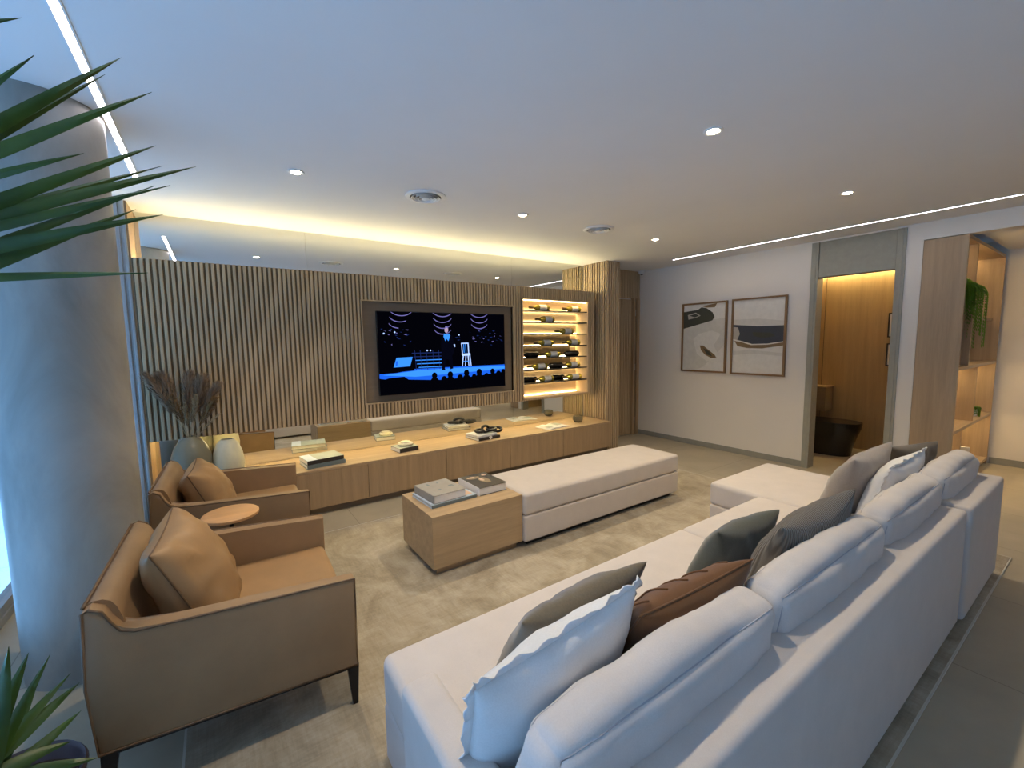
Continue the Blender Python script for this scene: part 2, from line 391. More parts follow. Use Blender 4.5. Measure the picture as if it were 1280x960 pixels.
# lavatory opening: grey lining, header, room behind
t = thing('door_2', 'grey green door lining of the lavatory opening', None, (XW, 1.345, 0)); t['kind'] = 'structure'
for y0, y1 in ((1.345, 1.415), (2.075, 2.145)):
    b = NB(); box(b, XW - .015, XW + .135, y0, y1, 0, CH - .018, bev=.002)
    s = -.004
    box(b, XW - .019, XW - .014, y0 + .022, y1 - .022, 0, CH - .018); mesh_obj('door_jamb', b, M['grey'], t)
mesh_obj('header_panel', bx(XW - .004, XW + .12, 1.418, 2.072, 2.155, CH - .018, bev=.002), M['grey'], t)
WX = 7.02
struct('wall_lavatory_far', bx(WX, WX + .05, 1.26, 2.9, 0, 2.45), M['wcwood'])
b = NB(); box(b, XW + .12, WX, 2.80, 2.85, 0, 2.45); box(b, WX - .012, WX, 2.515, 2.52, 0, 2.45, 1)
struct('wall_lavatory_left', b, [M['wcwood'], M['slatback']])
struct('wall_lavatory_right', bx(XW + .12, WX, 1.225, 1.26, 0, 2.45), M['wcwood'])
struct('ceiling_lavatory', bx(XW + .12, WX + .05, 1.225, 2.85, 2.40, 2.45), M['ceil'])
struct('trim_4', bx(WX - .06, WX - .03, 1.30, 2.78, 2.375, 2.40), M['ledwc'], label='warm light line over the lavatory panelling')

# ------------------------------------------------------------------ ceiling fittings
def downlight(x, y, label, z=CH):
    t = thing('downlight', label, 'ceiling light', (x, y, z), 0, 'recessed downlights')
    b = NB(); lathe(b, [(.030, -.001), (.046, -.001), (.046, -.006), (.040, -.008), (.030, -.004)], (0, 0, 0), 40)
    mesh_obj('trim_ring', b, M['white'], t, smooth=50, local=True)
    mesh_obj('lamp', lathe(NB(), [(.0295, -.0005), (.0295, -.004), (.020, -.009), (.004, -.010)], (0, 0, 0), 32), M['spot'], t, smooth=60, local=True)
    l = bpy.data.lights.new('spot', 'SPOT'); l.energy = DL_E; l.color = (1.0, .82, .58); l.spot_size = math.radians(115); l.spot_blend = .8; l.shadow_soft_size = .03
    o = bpy.data.objects.new('spot', l); COL.objects.link(o); o.parent = t; o.location = (0, 0, -.045)
    return t
DL_E = 37
for x, y, lab in ((.48, 3.0, 'downlight nearest the white line light at the ceiling\'s left'), (2.19, 3.0, 'downlight between the two round ceiling vents'),
                  (3.90, 2.98, 'downlight right of the smaller far ceiling vent, in front of the slatted wing wall'),
                  (2.16, 1.31, 'largest, brightest downlight over the sofa, middle of the ceiling'), (3.89, 1.30, 'downlight over the chaise end, near the right line light'),
                  (.48, 1.31, 'downlight over the armchair, above the frame')):
    downlight(x, y, lab)
downlight(6.5, -.1, 'added downlight brightening the side room beyond the bookcase, out of view', 2.44)  # added out of view to warm the side room, no known fitting
def vent(x, y, label):
    t = thing('ceiling_vent', label, 'ceiling vent', (x, y, CH), 0, 'round ceiling vents')
    mesh_obj('rim', lathe(NB(), [(.145, 0), (.145, -.006), (.125, -.014), (.112, -.010), (.112, 0)], (0, 0, 0), 48), M['white'], t, smooth=50, local=True)
    for k, rr in enumerate((.100, .075, .050)):
        mesh_obj('cone', lathe(NB(), [(rr - .012, -.002), (rr, -.018 - .003 * k), (rr + .004, -.018 - .003 * k), (rr - .008, -.002)], (0, 0, 0), 40), M['white'], t, smooth=50, local=True)
    mesh_obj('hub', lathe(NB(), [(.022, -.002), (.030, -.022), (.012, -.028)], (0, 0, 0), 32), M['white'], t, smooth=50, local=True)
    mesh_obj('shadow_gap', lathe(NB(), [(.112, -.0005), (.112, -.0015)], (0, 0, 0), 40), M['blackmat'], t, local=True)
vent(1.325, 3.0, 'larger round white air vent, left of the two'); vent(3.08, 3.0, 'smaller farther round white air vent')
def line_light(x, y0, y1, label):
    t = thing('line_light', label, 'ceiling light', (x, y0, CH), 0, 'recessed line lights')
    b = NB(); box(b, x - .020, x - .014, y0 - .006, y1 + .006, CH - .004, CH); box(b, x + .014, x + .020, y0 - .006, y1 + .006, CH - .004, CH)
    box(b, x - .020, x + .020, y0 - .006, y0, CH - .004, CH); box(b, x - .020, x + .020, y1, y1 + .006, CH - .004, CH)
    mesh_obj('channel', b, M['white'], t)
    mesh_obj('diffuser', bx(x - .012, x + .012, y0, y1, CH - .003, CH), M['ledw'], t)
line_light(-.335, -1.6, 3.70, 'white line light at the ceiling\'s left edge, behind the yucca leaves')
line_light(5.09, -1.8, 3.60, 'white line light along the right wall above the framed pictures')
t = thing('security_camera', 'small white camera in the far ceiling corner', 'camera', (5.50, 4.46, CH))
mesh_obj('body', lathe(NB(), [(.045, 0), (.045, -.030), (.040, -.042), (.022, -.052)], (5.48, 4.43, CH), 24), M['white'], t, smooth=50)
mesh_obj('lens', lathe(NB(), [(.020, -.048), (.020, -.056), (.012, -.062)], (5.48, 4.43, CH), 20), M['blackm'], t, smooth=50)

# ------------------------------------------------------------------ media panel
PX0m, PX1m, PF, PB = -.458, 4.245, 4.20, 4.43
ZB, ZT = .777, 2.150
RX0, RX1, RZ0, RZ1 = 1.172, 2.908, .922, 1.905
NX0, NX1, NZ0, NZ1 = 3.043, 4.130, .795, 2.013
mp = thing('media_wall_panel', 'floating oak slatted panel in front of the mirror, holding television and wine niche', 'wall panel', (1.9, PF, ZB))
b = NB(); n = 131; p = (PX1m - PX0m) / n
for i in range(n):
    xc = PX0m + p * (i + .5); xa, xb = xc - .0105, xc + .0105; spans = [(ZB, ZT)]
    for (h0, h1, g0, g1) in ((RX0 - .012, RX1 + .012, RZ0 - .012, RZ1 + .012), (NX0, NX1, NZ0, NZ1)):
        if xb > h0 and xa < h1:
            spans = [s for (z0, z1) in spans for s in ((z0, min(z1, g0)), (max(z0, g1), z1)) if s[1] > s[0] + .005]
    c = .003
    for z0, z1 in spans:
        prism(b, [(xa, PF + .015), (xa, PF + c), (xa + c, PF), (xb - c, PF), (xb, PF + c), (xb, PF + .015)], 'z', z0, z1)
mesh_obj('slats', b, M['slat'], mp)
b = NB(); y0, y1 = PF + .015, PB
for (x0, x1, z0, z1) in ((PX0m, RX0, ZB, ZT), (RX0, RX1, RZ1, ZT), (RX0, RX1, ZB, RZ0), (RX1, NX0, ZB, ZT), (NX0, NX1, NZ1, ZT), (NX0, NX1, ZB, NZ0), (NX1, PX1m, ZB, ZT)):
    box(b, x0, x1, y0, y1, z0, z1)
mesh_obj('core_board', b, M['slatback'], mp)
b = NB()
box(b, RX0 - .012, RX1 + .012, PF - .001, PF + .05, RZ1, RZ1 + .012); box(b, RX0 - .012, RX1 + .012, PF - .001, PF + .05, RZ0 - .012, RZ0)
box(b, RX0 - .012, RX0, PF - .001, PF + .05, RZ0, RZ1); box(b, RX1, RX1 + .012, PF - .001, PF + .05, RZ0, RZ1)
mesh_obj('recess_edge', b, M['slat'], mp)
mesh_obj('recess_board', bx(RX0, RX1, PF + .045, PF + .06, RZ0, RZ1), M['taupe'], mp)
nb = NB(); y0, y1 = PF - .001, PB + .02
box(nb, NX0, NX1, y1 - .015, y1, NZ0, NZ1); box(nb, NX0, NX0 + .012, y0, y1, NZ0, NZ1); box(nb, NX1 - .012, NX1, y0, y1, NZ0, NZ1)
box(nb, NX0, NX1, y0, y1, NZ1 - .012, NZ1); box(nb, NX0, NX1, y0, y1, NZ0, NZ0 + .012)
niche = mesh_obj('wine_niche', nb, M['niche'], mp)
SZ = [1.880, 1.737, 1.590, 1.443, 1.295, 1.148, .985]
for z in SZ:
    s = mesh_obj('shelf', bx(NX0 + .012, NX1 - .012, PF + .015, PB - .012, z - .011, z, bev=.001), M['blackm'], niche)
    mesh_obj('led_strip', bx(NX0 + .02, NX1 - .02, PB - .008, PB + .004, z - .001, z + .009), M['lednb'], niche)
mesh_obj('led_strip', bx(NX0 + .02, NX1 - .02, PF + .03, PF + .042, NZ1 - .018, NZ1 - .012), M['ledn'], niche)
mesh_obj('led_strip', bx(NX0 + .02, NX1 - .02, PB - .011, PB + .002, NZ0 + .012, NZ0 + .02), M['ledn'], niche)
mesh_obj('cove_led', bx(PX0m + .02, PX1m - .02, PB - .05, PB - .03, ZT, ZT + .012), M['led'], mp)
mesh_obj('under_led', bx(PX0m + .02, PX1m - .02, PB + .006, PB + .026, ZB - .004, ZB + .006), M['ledu'], mp)
mesh_obj('hanger', bx(.2, 4.0, PB, YM, 1.2, 1.6), M['slatback'], mp)

# wine bottles
def make_bottle(red):
    t = thing('wine_bottle', '', 'bottle', (0, 0, 0))
    pr = [(.005, -.150), (.034, -.150), (.037, -.144), (.037, .030), (.033, .050), (.018, .078), (.0145, .095), (.0145, .150), (.010, .151)]
    mesh_obj('glass', lathe(NB(), pr, (0, 0, .037), 24, 'x'), M['bottled'] if red else M['bottle'], t, smooth=50, local=True)
    mesh_obj('foil', lathe(NB(), [(.0155, .098), (.0165, .100), (.0165, .152), (.012, .154)], (0, 0, .037), 20, 'x'), M['cap'], t, smooth=50, local=True)
    if not red:
        mesh_obj('paper_label', lathe(NB(), [(.0365, -.105), (.0376, -.104), (.0376, .005), (.0365, .006)], (0, 0, .037), 28, 'x'), M['label'], t, smooth=50, local=True)
    return t
W = [(3.363, 0, 'at the left of the top shelf'), (3.90, 0, 'at the right of the top shelf'), (3.452, 1, 'alone on the second shelf from the top'),
     (3.777, 2, 'alone on the third shelf from the top'), (3.426, 3, 'at the left of the middle shelf'), (3.89, 3, 'at the right of the middle shelf'),
     (3.535, 4, 'between two dark bottles, third shelf from the bottom'), (3.33, 5, 'at the left of the second shelf from the bottom'), (3.885, 5, 'at the right of the second shelf from the bottom'),
     (3.432, 6, 'at the left of the lowest wine shelf'), (3.908, 6, 'at the right of the lowest wine shelf')]
R_ = [(3.26, 4, 4.385, 'left end of the third shelf from the bottom'), (3.87, 4, 4.30, 'right on the third shelf from the bottom'), (3.594, 5, 4.30, 'middle of the second shelf from the bottom'),
      (3.21, 6, 4.37, 'left end of the lowest wine shelf'), (3.67, 6, 4.37, 'middle of the lowest wine shelf')]
pw, pr_ = make_bottle(False), make_bottle(True)
for i, (x, s, lab) in enumerate(W):
    o = pw if i == 0 else copy_tree(pw)
    o.location = (x, 4.29, SZ[s]); o.rotation_euler = (0, 0, PI + random.uniform(-.06, .06))
    tag(o, 'yellow green wine bottle lying ' + lab, 'bottle', 'white wine bottles in the lit niche')
for i, (x, s, y, lab) in enumerate(R_):
    o = pr_ if i == 0 else copy_tree(pr_)
    o.location = (x, y, SZ[s]); o.rotation_euler = (0, 0, PI + random.uniform(-.05, .05))
    tag(o, 'dark bottle lying at the ' + lab, 'bottle', 'dark wine bottles in the lit niche')

# ------------------------------------------------------------------ television
TX0, TX1, TZ0, TZ1 = 1.300, 2.781, .985, 1.816
tv = thing('television', 'flat black television showing a blue lit stage', 'television', ((TX0 + TX1) / 2, PF + .02, TZ0))
mesh_obj('bezel', bx(TX0, TX1, PF - .005, PF + .022, TZ0, TZ1, bev=.003), M['blackm'], tv)
mesh_obj('wall_bracket', bx(1.7, 2.4, PF + .022, PF + .045, 1.2, 1.6), M['blackm'], tv)
TM = [emis('screen black', (.0006, .0006, .0016), 1), emis('screen stage blue', (.008, .085, .55), 1.0), emis('screen pale blue', (.03, .20, .70), 1.0),
      emis('screen white', (.35, .48, .85), 1.0), emis('screen lavender', (.20, .18, .50), .6), emis('screen dim blue', (.012, .026, .13), .6),
      emis('screen skin', (.5, .36, .5), .6), emis('screen dark suit', (.001, .0012, .004), 1)]
b = NB(); YS = PF - .0055
W_, H_ = TX1 - TX0 - .014, TZ1 - TZ0 - .014
def tp(u, v, l=0):
    u = min(1, max(0, u)); v = min(1, max(0, v))
    return (TX0 + .007 + u * W_, YS - .00025 * l, TZ1 - .007 - v * H_)
def poly(pts, mi, l): sheet(b, [tp(u, v, l) for u, v in pts], mi)
def disc(u, v, ru, rv, mi, l, n=16): poly([(u + ru * math.cos(2 * PI * k / n), v + rv * math.sin(2 * PI * k / n)) for k in range(n)], mi, l)
def arc(u, v, ru, rv, a0, a1, w, mi, l, n=14):
    for k in range(n):
        a, c = a0 + (a1 - a0) * k / n, a0 + (a1 - a0) * (k + 1) / n
        poly([(u + ru * math.cos(a), v + rv * math.sin(a)), (u + ru * math.cos(c), v + rv * math.sin(c)),
              (u + ru * math.cos(c), v + rv * math.sin(c) + w), (u + ru * math.cos(a), v + rv * math.sin(a) + w)], mi, l)
poly([(0, 0), (1, 0), (1, 1), (0, 1)], 0, 0)
poly([(0, .745), (.12, .74), (.26, .70), (.50, .70), (1, .70), (1, .84), (.6, .88), (.2, .86), (0, .80)], 1, 1)
poly([(.02, .76), (.28, .72), (.6, .715), (1, .72), (1, .76), (.5, .79), (.25, .80)], 2, 2)
for (u, cnt) in ((.165, 3), (.47, 4), (.775, 3)):
    for k in range(cnt):
        v0 = -.06 + .075 * k
        a0, a1 = (.15 * PI, .85 * PI) if u > .3 else ((.15 + .2 * k * .9) * PI, (.85) * PI)
        arc(u - (.0 if u > .3 else .01 * k), v0, .085 - .004 * k, .10, min(a0, .7 * PI), a1, .010, 4, 2)
rnd = random.Random(3)
for k in range(60):
    u = rnd.choice([rnd.uniform(.0, .22), rnd.uniform(.70, .98), rnd.uniform(.55, .98)]); v = rnd.uniform(.2, .42)
    poly([(u, v), (u + rnd.uniform(.004, .03), v + rnd.uniform(-.01, .012)), (u + rnd.uniform(.004, .02), v + .012)], rnd.choice([5, 5, 5, 4]), 2)
for u, v in ((.115, .245), (.345, .475), (.37, .475), (.04, .26), (.60, .28)): disc(u, v, .006, .010, 3, 3, 8)
for k in range(5):                                                  # risers at the back of the stage
    v = .50 + .045 * k; poly([(.23 + .012 * k, v), (.455, v), (.455, v + .010), (.23 + .012 * k, v + .010)], 2 if k > 1 else 5, 2)
for u in (.25, .29, .335, .385, .43): poly([(u, .47), (u + .004, .47), (u + .012, .72), (u + .008, .72)], 5, 2)
poly([(.12, .555), (.235, .55), (.215, .665), (.098, .672)], 2, 3); poly([(.115, .60), (.128, .595), (.125, .65), (.112, .652)], 1, 4)
poly([(.09, .68), (.22, .672), (.25, .72), (.10, .735)], 0, 3)
# the performer: suit, shirt, head, arm, legs
poly([(.462, .285), (.485, .262), (.515, .262), (.545, .285), (.562, .40), (.556, .50), (.54, .55), (.545, .72), (.522, .73), (.512, .60), (.49, .60), (.478, .72), (.455, .725), (.462, .56), (.452, .42)], 7, 5)
poly([(.478, .262), (.500, .272), (.520, .262), (.528, .29), (.512, .36), (.500, .33), (.488, .36), (.474, .30)], 2, 6)
disc(.498, .215, .015, .038, 6, 6); poly([(.484, .20), (.490, .170), (.508, .170), (.514, .20), (.5, .185)], 4, 7)
poly([(.554, .40), (.566, .405), (.566, .44), (.556, .43)], 3, 6); poly([(.455, .725), (.480, .72), (.484, .735), (.455, .738)], 7, 6)
# stool with a ladder back
def ring(u0, u1, v0, v1, w, mi, l):
    hw = w * 1.7
    for q in ([(u0, v0), (u1, v0), (u1, v0 + hw), (u0, v0 + hw)], [(u0, v0), (u0 + w, v0), (u0 + w + .006, v1), (u0 + .006, v1)], [(u1 - w, v0), (u1, v0), (u1 + .004, v1), (u1 - w + .004, v1)]): poly(q, mi, l)
ring(.615, .678, .385, .54, .008, 3, 3)
for u in (.634, .650): poly([(u, .40), (u + .006, .40), (u + .008, .52), (u + .002, .52)], 2, 3)
poly([(.618, .53), (.690, .525), (.692, .555), (.622, .56)], 3, 4)
for ua, ub in ((.628, .618), (.650, .644), (.668, .674), (.682, .694)): poly([(ua, .55), (ua + .009, .55), (ub + .006, .70), (ub, .70)], 3, 3)
poly([(.622, .63), (.69, .625), (.69, .635), (.622, .64)], 2, 3)
# audience silhouettes
poly([(0, .83), (.06, .80), (.17, .79), (.2, .83), (.35, .85), (.45, .86), (.6, .85), (.75, .84), (1, .80), (1, 1), (0, 1)], 0, 7)
for u, v, q in ((.395, .80, .026), (.47, .86, .03), (.52, .80, .028), (.60, .85, .03), (.655, .79, .028), (.72, .85, .026), (.765, .79, .030), (.83, .85, .028), (.885, .79, .026), (.94, .83, .03), (.985, .80, .024)):
    disc(u, v, q * .8, q * 1.6, 0, 8); poly([(u - .05, v + .10), (u - .02, v + .03), (u + .02, v + .03), (u + .05, v + .10)], 0, 8)
mesh_obj('screen', b, TM, tv)

# ------------------------------------------------------------------ credenza
CZ = .411; CX0, CX1, CF = -.458, 4.338, 3.985
cr_ = thing('credenza', 'long low oak credenza along the whole media wall', 'cabinet', (1.9, 4.25, 0))
mesh_obj('carcass', bx(CX0, CX1, CF + .02, YM - .002, .065, CZ - .02), M['oakx'], cr_)
mesh_obj('worktop', bx(CX0, CX1, CF, YM - .001, CZ - .02, CZ, bev=.0015), M['oakx'], cr_)
mesh_obj('plinth', bx(CX0, CX1, CF + .055, YM - .01, 0, .065), M['taupe'], cr_)
xe = [CX0, .297, 1.097, 1.896, 2.695, 3.494, CX1]
for i in range(6):
    mesh_obj('door', bx(xe[i] + .002, xe[i + 1] - .002, CF, CF + .02, .067, CZ - .022, bev=.001), M['oakz'], cr_)

# ------------------------------------------------------------------ books and small things
def book(name, loc, w, dp, h, rot, cov, label, cat='book', group=None, spine='x', soft=False, print_=None, spinemat=None):
    t = thing(name, label, cat, loc, rot, group)
    b = NB(); c = .0025
    box(b, -w / 2, w / 2, -dp / 2, dp / 2, 0, c); box(b, -w / 2, w / 2, -dp / 2, dp / 2, h - c, h)
    mesh_obj('cover', b, cov, t, local=True)
    if spine == 'x': sb = bx(-w / 2 - .003, -w / 2 + .004, -dp / 2, dp / 2, 0, h, bev=.002); pg = bx(-w / 2 + .004, w / 2 - .005, -dp / 2 + .005, dp / 2 - .005, c, h - c)
    else: sb = bx(-w / 2, w / 2, -dp / 2 - .003, -dp / 2 + .004, 0, h, bev=.002); pg = bx(-w / 2 + .005, w / 2 - .005, -dp / 2 + .004, dp / 2 - .005, c, h - c)
    mesh_obj('spine', sb, spinemat or cov, t, local=True)
    mesh_obj('page_block', pg, M['page'], t, local=True)
    if print_:
        for i, (polys, m_) in enumerate(print_):
            for pl in polys: mesh_obj('cover_print', prism(NB(), [(x * w, y * dp) for x, y in pl], 'z', h, h + .0006 + .0002 * i), m_, t, local=True)
    return t
def rc(x, y, w, h): return [(x - w / 2, y - h / 2), (x + w / 2, y - h / 2), (x + w / 2, y + h / 2), (x - w / 2, y + h / 2)]
def blob(x, y, w, h, n=14, s=0, k=.3):
    rr = random.Random(s); return [(x + w / 2 * math.cos(2 * PI * i / n) * (1 - k * rr.random()), y + h / 2 * math.sin(2 * PI * i / n) * (1 - k * rr.random())) for i in range(n)]
greyc = plain('grey book cloth', (.33, .31, .27), .7); bluec = plain('pale blue book cover', (.42, .52, .60), .5); darkc = plain('near black book cover', (.035, .03, .028), .45)
whitec = plain('white book cover', (.70, .70, .72), .5); tealc = plain('grey teal cover', (.14, .18, .19), .5); sagec = plain('sage grey cover', (.36, .40, .36), .6)
peachc = plain('peach print', (.60, .42, .30), .6); goldc = plain('ochre print', (.26, .20, .12), .6); skyc = plain('pale print', (.62, .70, .80), .5)
TT = .408
book('picture_book', (1.275, 2.735, TT), .35, .31, .022, .05, bluec, 'large pale blue picture book flat on the table under the grey book', spine='y', spinemat=tealc,
     print_=[([rc(.33, .2, .25, .5), rc(.3, -.25, .3, .3)], peachc), ([rc(-.43, 0, .1, .8)], skyc)])
book('hardback_book', (1.245, 2.735, TT + .0235), .25, .29, .055, .07, greyc, 'thick grey book with dark marks on top of the pale blue book', spine='x',
     print_=[([rc(-.2, .3, .05, .14), rc(.1, .3, .05, .06), rc(-.12, -.18, .07, .08), rc(.3, -.05, .13, .05), rc(.3, -.12, .13, .03)], tealc)])
book('hardback_book', (1.595, 2.745, TT), .235, .31, .058, .02, darkc, 'thick white spined book with a dark painted cover beside the ottoman', spine='x', spinemat=whitec,
     print_=[([blob(-.15, .25, .6, .22, s=2), blob(.05, -.05, .35, .55, s=4)], goldc), ([blob(.0, .02, .15, .25, s=6), blob(-.2, .28, .3, .1, s=8), blob(.3, .3, .2, .12, s=9)], peachc)])
book('picture_book', (.745, 4.19, CZ), .33, .26, .034, .10, tealc, 'dark spined book at the bottom of the pair beside the armchair', spine='y')
book('picture_book', (.74, 4.20, CZ + .0345), .32, .245, .036, .14, sagec, 'sage grey book on top of the dark spined book', spine='y', spinemat=darkc,
     print_=[([rc(-.36, 0, .26, 1)], skyc)])
book('paperback_book', (1.535, 4.215, CZ), .21, .20, .042, .16, darkc, 'small dark spined book under the white candle', spine='y', print_=[([rc(0, 0, .99, .99)], sagec)])
solo('candle', lathe(NB(), [(.068, 0), (.076, .006), (.078, .018), (.070, .028), (.052, .030), (.050, .040), (.030, .046)], (1.55, 4.22, CZ + .0436), 36), M['candle'], (1.55, 4.22, CZ + .0436), 'round cream lidded candle on the small book', 'candle', smooth=45)
book('picture_book', (2.46, 4.20, CZ), .30, .26, .030, .12, darkc, 'black spined book under the other book and the chain', spine='y')
book('picture_book', (2.45, 4.21, CZ + .0305), .27, .235, .024, .16, whitec, 'white book with green cover corner under the black chain', spine='y', print_=[([rc(.2, -.25, .5, .4)], sagec)])
# small white diamond tag on the front of the black spined book
tg = NB(); prism(tg, [(0, -.026), (.026, 0), (0, .026), (-.026, 0)], 'y', 0, .002)
o = solo('paper_tag', tg, M['white'], (2.46 + .02, 4.20 - .145, CZ + .026), 'small white diamond tag at the black book\'s spine', 'tag', local=True); o.rotation_euler = (0, 0, .12)
# chain of links
ch = thing('decorative_chain', 'black chunky link chain lying on the white book', 'ornament', (2.50, 4.20, CZ + .0555), .25)
def link(b, c, a, bb, rad, tilt, yaw_):
    pts = []
    for k in range(24):
        t_ = 2 * PI * k / 24; v = Vector((a * math.cos(t_), bb * math.sin(t_), 0)); v = Matrix.Rotation(yaw_, 3, 'Z') @ (Matrix.Rotation(tilt, 3, 'X') @ v); pts.append(Vector(c) + v)
    tube(b, pts, rad, 10, True)
for c, ti, yw in (((-.075, .02, .028), .25, .2), ((.0, 0, .040), 1.15, .1), ((.085, -.01, .028), .2, -.1), ((.165, -.02, .012), .5, -.3)):
    b = NB(); link(b, c, .062, .036, .016, ti, yw); mesh_obj('chain_link', b, M['blackmat'], ch, smooth=180, local=True)
# open white magazine
mg = thing('open_magazine', 'open white magazine lying on the credenza below the wine niche', 'magazine', (3.49, 4.19, CZ), .12)
for s in (-1, 1):
    b = NB(); n = 8; top, bot = [], []
    for i in range(n + 1):
        u = i / n; x = s * .19 * u; z = .016 * math.sin(PI * min(1, u * 1.15)) * (1 - .5 * u) + .004
        top.append([b.verts.new((x, y, z)) for y in (-.125, .125)]); bot.append([b.verts.new((x, y, .0)) for y in (-.125, .125)])
    for i in range(n):
        b.faces.new((top[i][0], top[i + 1][0], top[i + 1][1], top[i][1])); b.faces.new((bot[i][0], bot[i][1], bot[i + 1][1], bot[i + 1][0]))
        for j in (0, 1): b.faces.new((top[i][j], top[i + 1][j], bot[i + 1][j], bot[i][j]))
    b.faces.new((top[n][0], top[n][1], bot[n][1], bot[n][0])); mesh_obj('page_half', b, M['paper'], mg, smooth=40, local=True)
for q in (rc(.09, .02, .10, .13), rc(-.10, -.03, .08, .09)): mesh_obj('page_picture', prism(NB(), q, 'z', .0195, .0200), sagec, mg, local=True)
# smoked glass bowl
solo('glass_bowl', lathe(NB(), [(.02, 0), (.045, .006), (.066, .030), (.070, .055), (.062, .085), (.058, .085), (.065, .055), (.061, .032), (.042, .011), (.005, .008)], (3.955, 4.22, CZ), 40), M['smoke'], (3.955, 4.22, CZ), 'round smoked glass bowl at the right end of the credenza', 'bowl', smooth=60)
# vases
v1 = solo('glass_vase', lathe(NB(), [(.06, 0), (.085, .01), (.118, .09), (.132, .18), (.128, .25), (.105, .32), (.070, .372), (.046, .39), (.044, .40), (.038, .40), (.040, .388), (.064, .36), (.1, .31), (.12, .25), (.124, .18), (.11, .09), (.07, .02), (.01, .015)], (-.205, 4.095, CZ), 48), M['vase'], (-.205, 4.095, CZ), 'big dark grey green egg shaped vase holding dried grass', 'vase', smooth=70)
solo('glass_vase', lathe(NB(), [(.05, 0), (.082, .008), (.106, .08), (.112, .16), (.100, .24), (.075, .31), (.050, .338), (.048, .345), (.042, .345), (.046, .33), (.07, .30), (.094, .24), (.104, .16), (.098, .08), (.07, .02), (.01, .015)], (.030, 4.10, CZ), 48), M['vasel'], (.030, 4.10, CZ), 'pale green frosted vase between the dark vase and the books', 'vase', smooth=70)
# dried grass, each stem a thing
def plume(tip, mat, label, dens, wid, l0=.45):
    base = Vector((-.205 + random.uniform(-.012, .012), 4.095 + random.uniform(-.01, .01), CZ + .30)); tip = Vector(tip)
    mid = base.lerp(tip, .5) + Vector((0, 0, .03)); mid.x = base.x + (tip.x - base.x) * .40
    def cv(t): return base * (1 - t) ** 2 + mid * 2 * t * (1 - t) + tip * t * t
    t = thing('dried_grass', label, 'dried plant', base, 0, 'dried grass stems in the dark vase')
    mesh_obj('stem', curve_tube(NB(), lambda s: cv(s * .9), 10, .0022, 5), M['plumel'], t)
    b = NB()
    for k in range(dens):
        s = l0 + (1 - l0) * random.random() ** .9; c = cv(min(s, 1)); tdir = (cv(min(1, s + .02)) - cv(s - .02)).normalized()
        prof = math.sin(PI * min(1, max(0, (s - l0) / (1 - l0) * .93 + .07))) ** .6
        out = Vector((random.gauss(0, 1), random.gauss(0, 1), random.gauss(0, 1))); out = (out - tdir * out.dot(tdir)).normalized()
        ln = random.uniform(.5, 1.25) * wid * (prof + .15); e = c + out * ln + tdir * ln * random.uniform(.8, 1.9)
        e.y = min(e.y, 4.194); sd = tdir.cross(out) * .0028; m_ = c.lerp(e, .55) + out * ln * .12; m_.y = min(m_.y, 4.194)
        v = [b.verts.new(q) for q in (c, m_ + sd, e, m_ - sd)]; b.faces.new(v)
    mesh_obj('plume', b, M[mat], t)
PL = [((-.435, 4.06, 1.31), 'plume', 'long grey brown plume leaning far left over the vase', 940, 0.043), ((-.35, 4.10, 1.30), 'plume', 'dark bushy plume left of centre', 940, 0.056),
      ((-.175, 4.12, 1.30), 'plume', 'tall grey brown plume standing upright', 940, 0.05), ((-.09, 4.10, 1.27), 'plume', 'dark plume leaning slightly right', 900, 0.053),
      ((.005, 4.08, 1.21), 'plume', 'dark plume leaning far right', 900, 0.045), ((-.29, 4.0, 1.14), 'plumeo', 'short ochre plume left of centre in front', 420, .034),
      ((-.14, 4.0, 1.13), 'plumel', 'straw coloured drooping plume at the front, right of centre', 420, .024), ((-.215, 3.99, 1.08), 'plumel', 'small straw plume upright at the front', 380, .018),
      ((-.02, 4.03, 1.10), 'plumeo', 'ochre plume leaning right', 420, .032), ((.0, 4.0, .98), 'plumel', 'thin straw stem bending low to the right', 160, .014)]
for a in PL: plume(a[0], a[1], a[2], a[3], a[4])

# ------------------------------------------------------------------ rug
b = bx(-.19, 4.30, .395, 3.56, .0005, .012, bev=.003)
rg = thing('area_rug', 'large distressed beige rug under the seating group', 'rug', (2.05, 1.98, 0))
mesh_obj('pile', b, M['rug'], rg)
b = NB(); box(b, -.197, 4.307, .388, .395, .0005, .011); box(b, -.197, 4.307, 3.56, 3.567, .0005, .011); box(b, -.197, -.19, .395, 3.56, .0005, .011); box(b, 4.30, 4.307, .395, 3.56, .0005, .011)
mesh_obj('binding', b, M['rugedge'], rg)
RZ = .0125
# ------------------------------------------------------------------ coffee table and ottoman
ct = thing('coffee_table', 'oak block coffee table with books, beside the ottoman', 'coffee table', (1.395, 2.70, RZ))
mesh_obj('body', bx(1.048, 1.742, 2.435, 2.965, .062, TT, bev=.0015), M['oakt'], ct)
mesh_obj('plinth', bx(1.085, 1.742 - .03, 2.475, 2.93, RZ, .062), M['oakt'], ct)
ot = thing('bench_ottoman', 'long pale upholstered ottoman bench beside the oak table', 'ottoman', (2.64, 2.69, RZ))
mesh_obj('cushion', soft_box(NB(), (2.652, 2.685, .332), (.905, .278, .082), .026, .006, 12), M['ott'], ot, smooth=180)
mesh_obj('upholstered_base', soft_box(NB(), (2.652, 2.685, .152), (.905, .276, .097), .014, .002, 6), M['ott'], ot, smooth=180)
mesh_obj('plinth', bx(1.80, 3.50, 2.46, 2.91, RZ, .057), M['blackm'], ot)

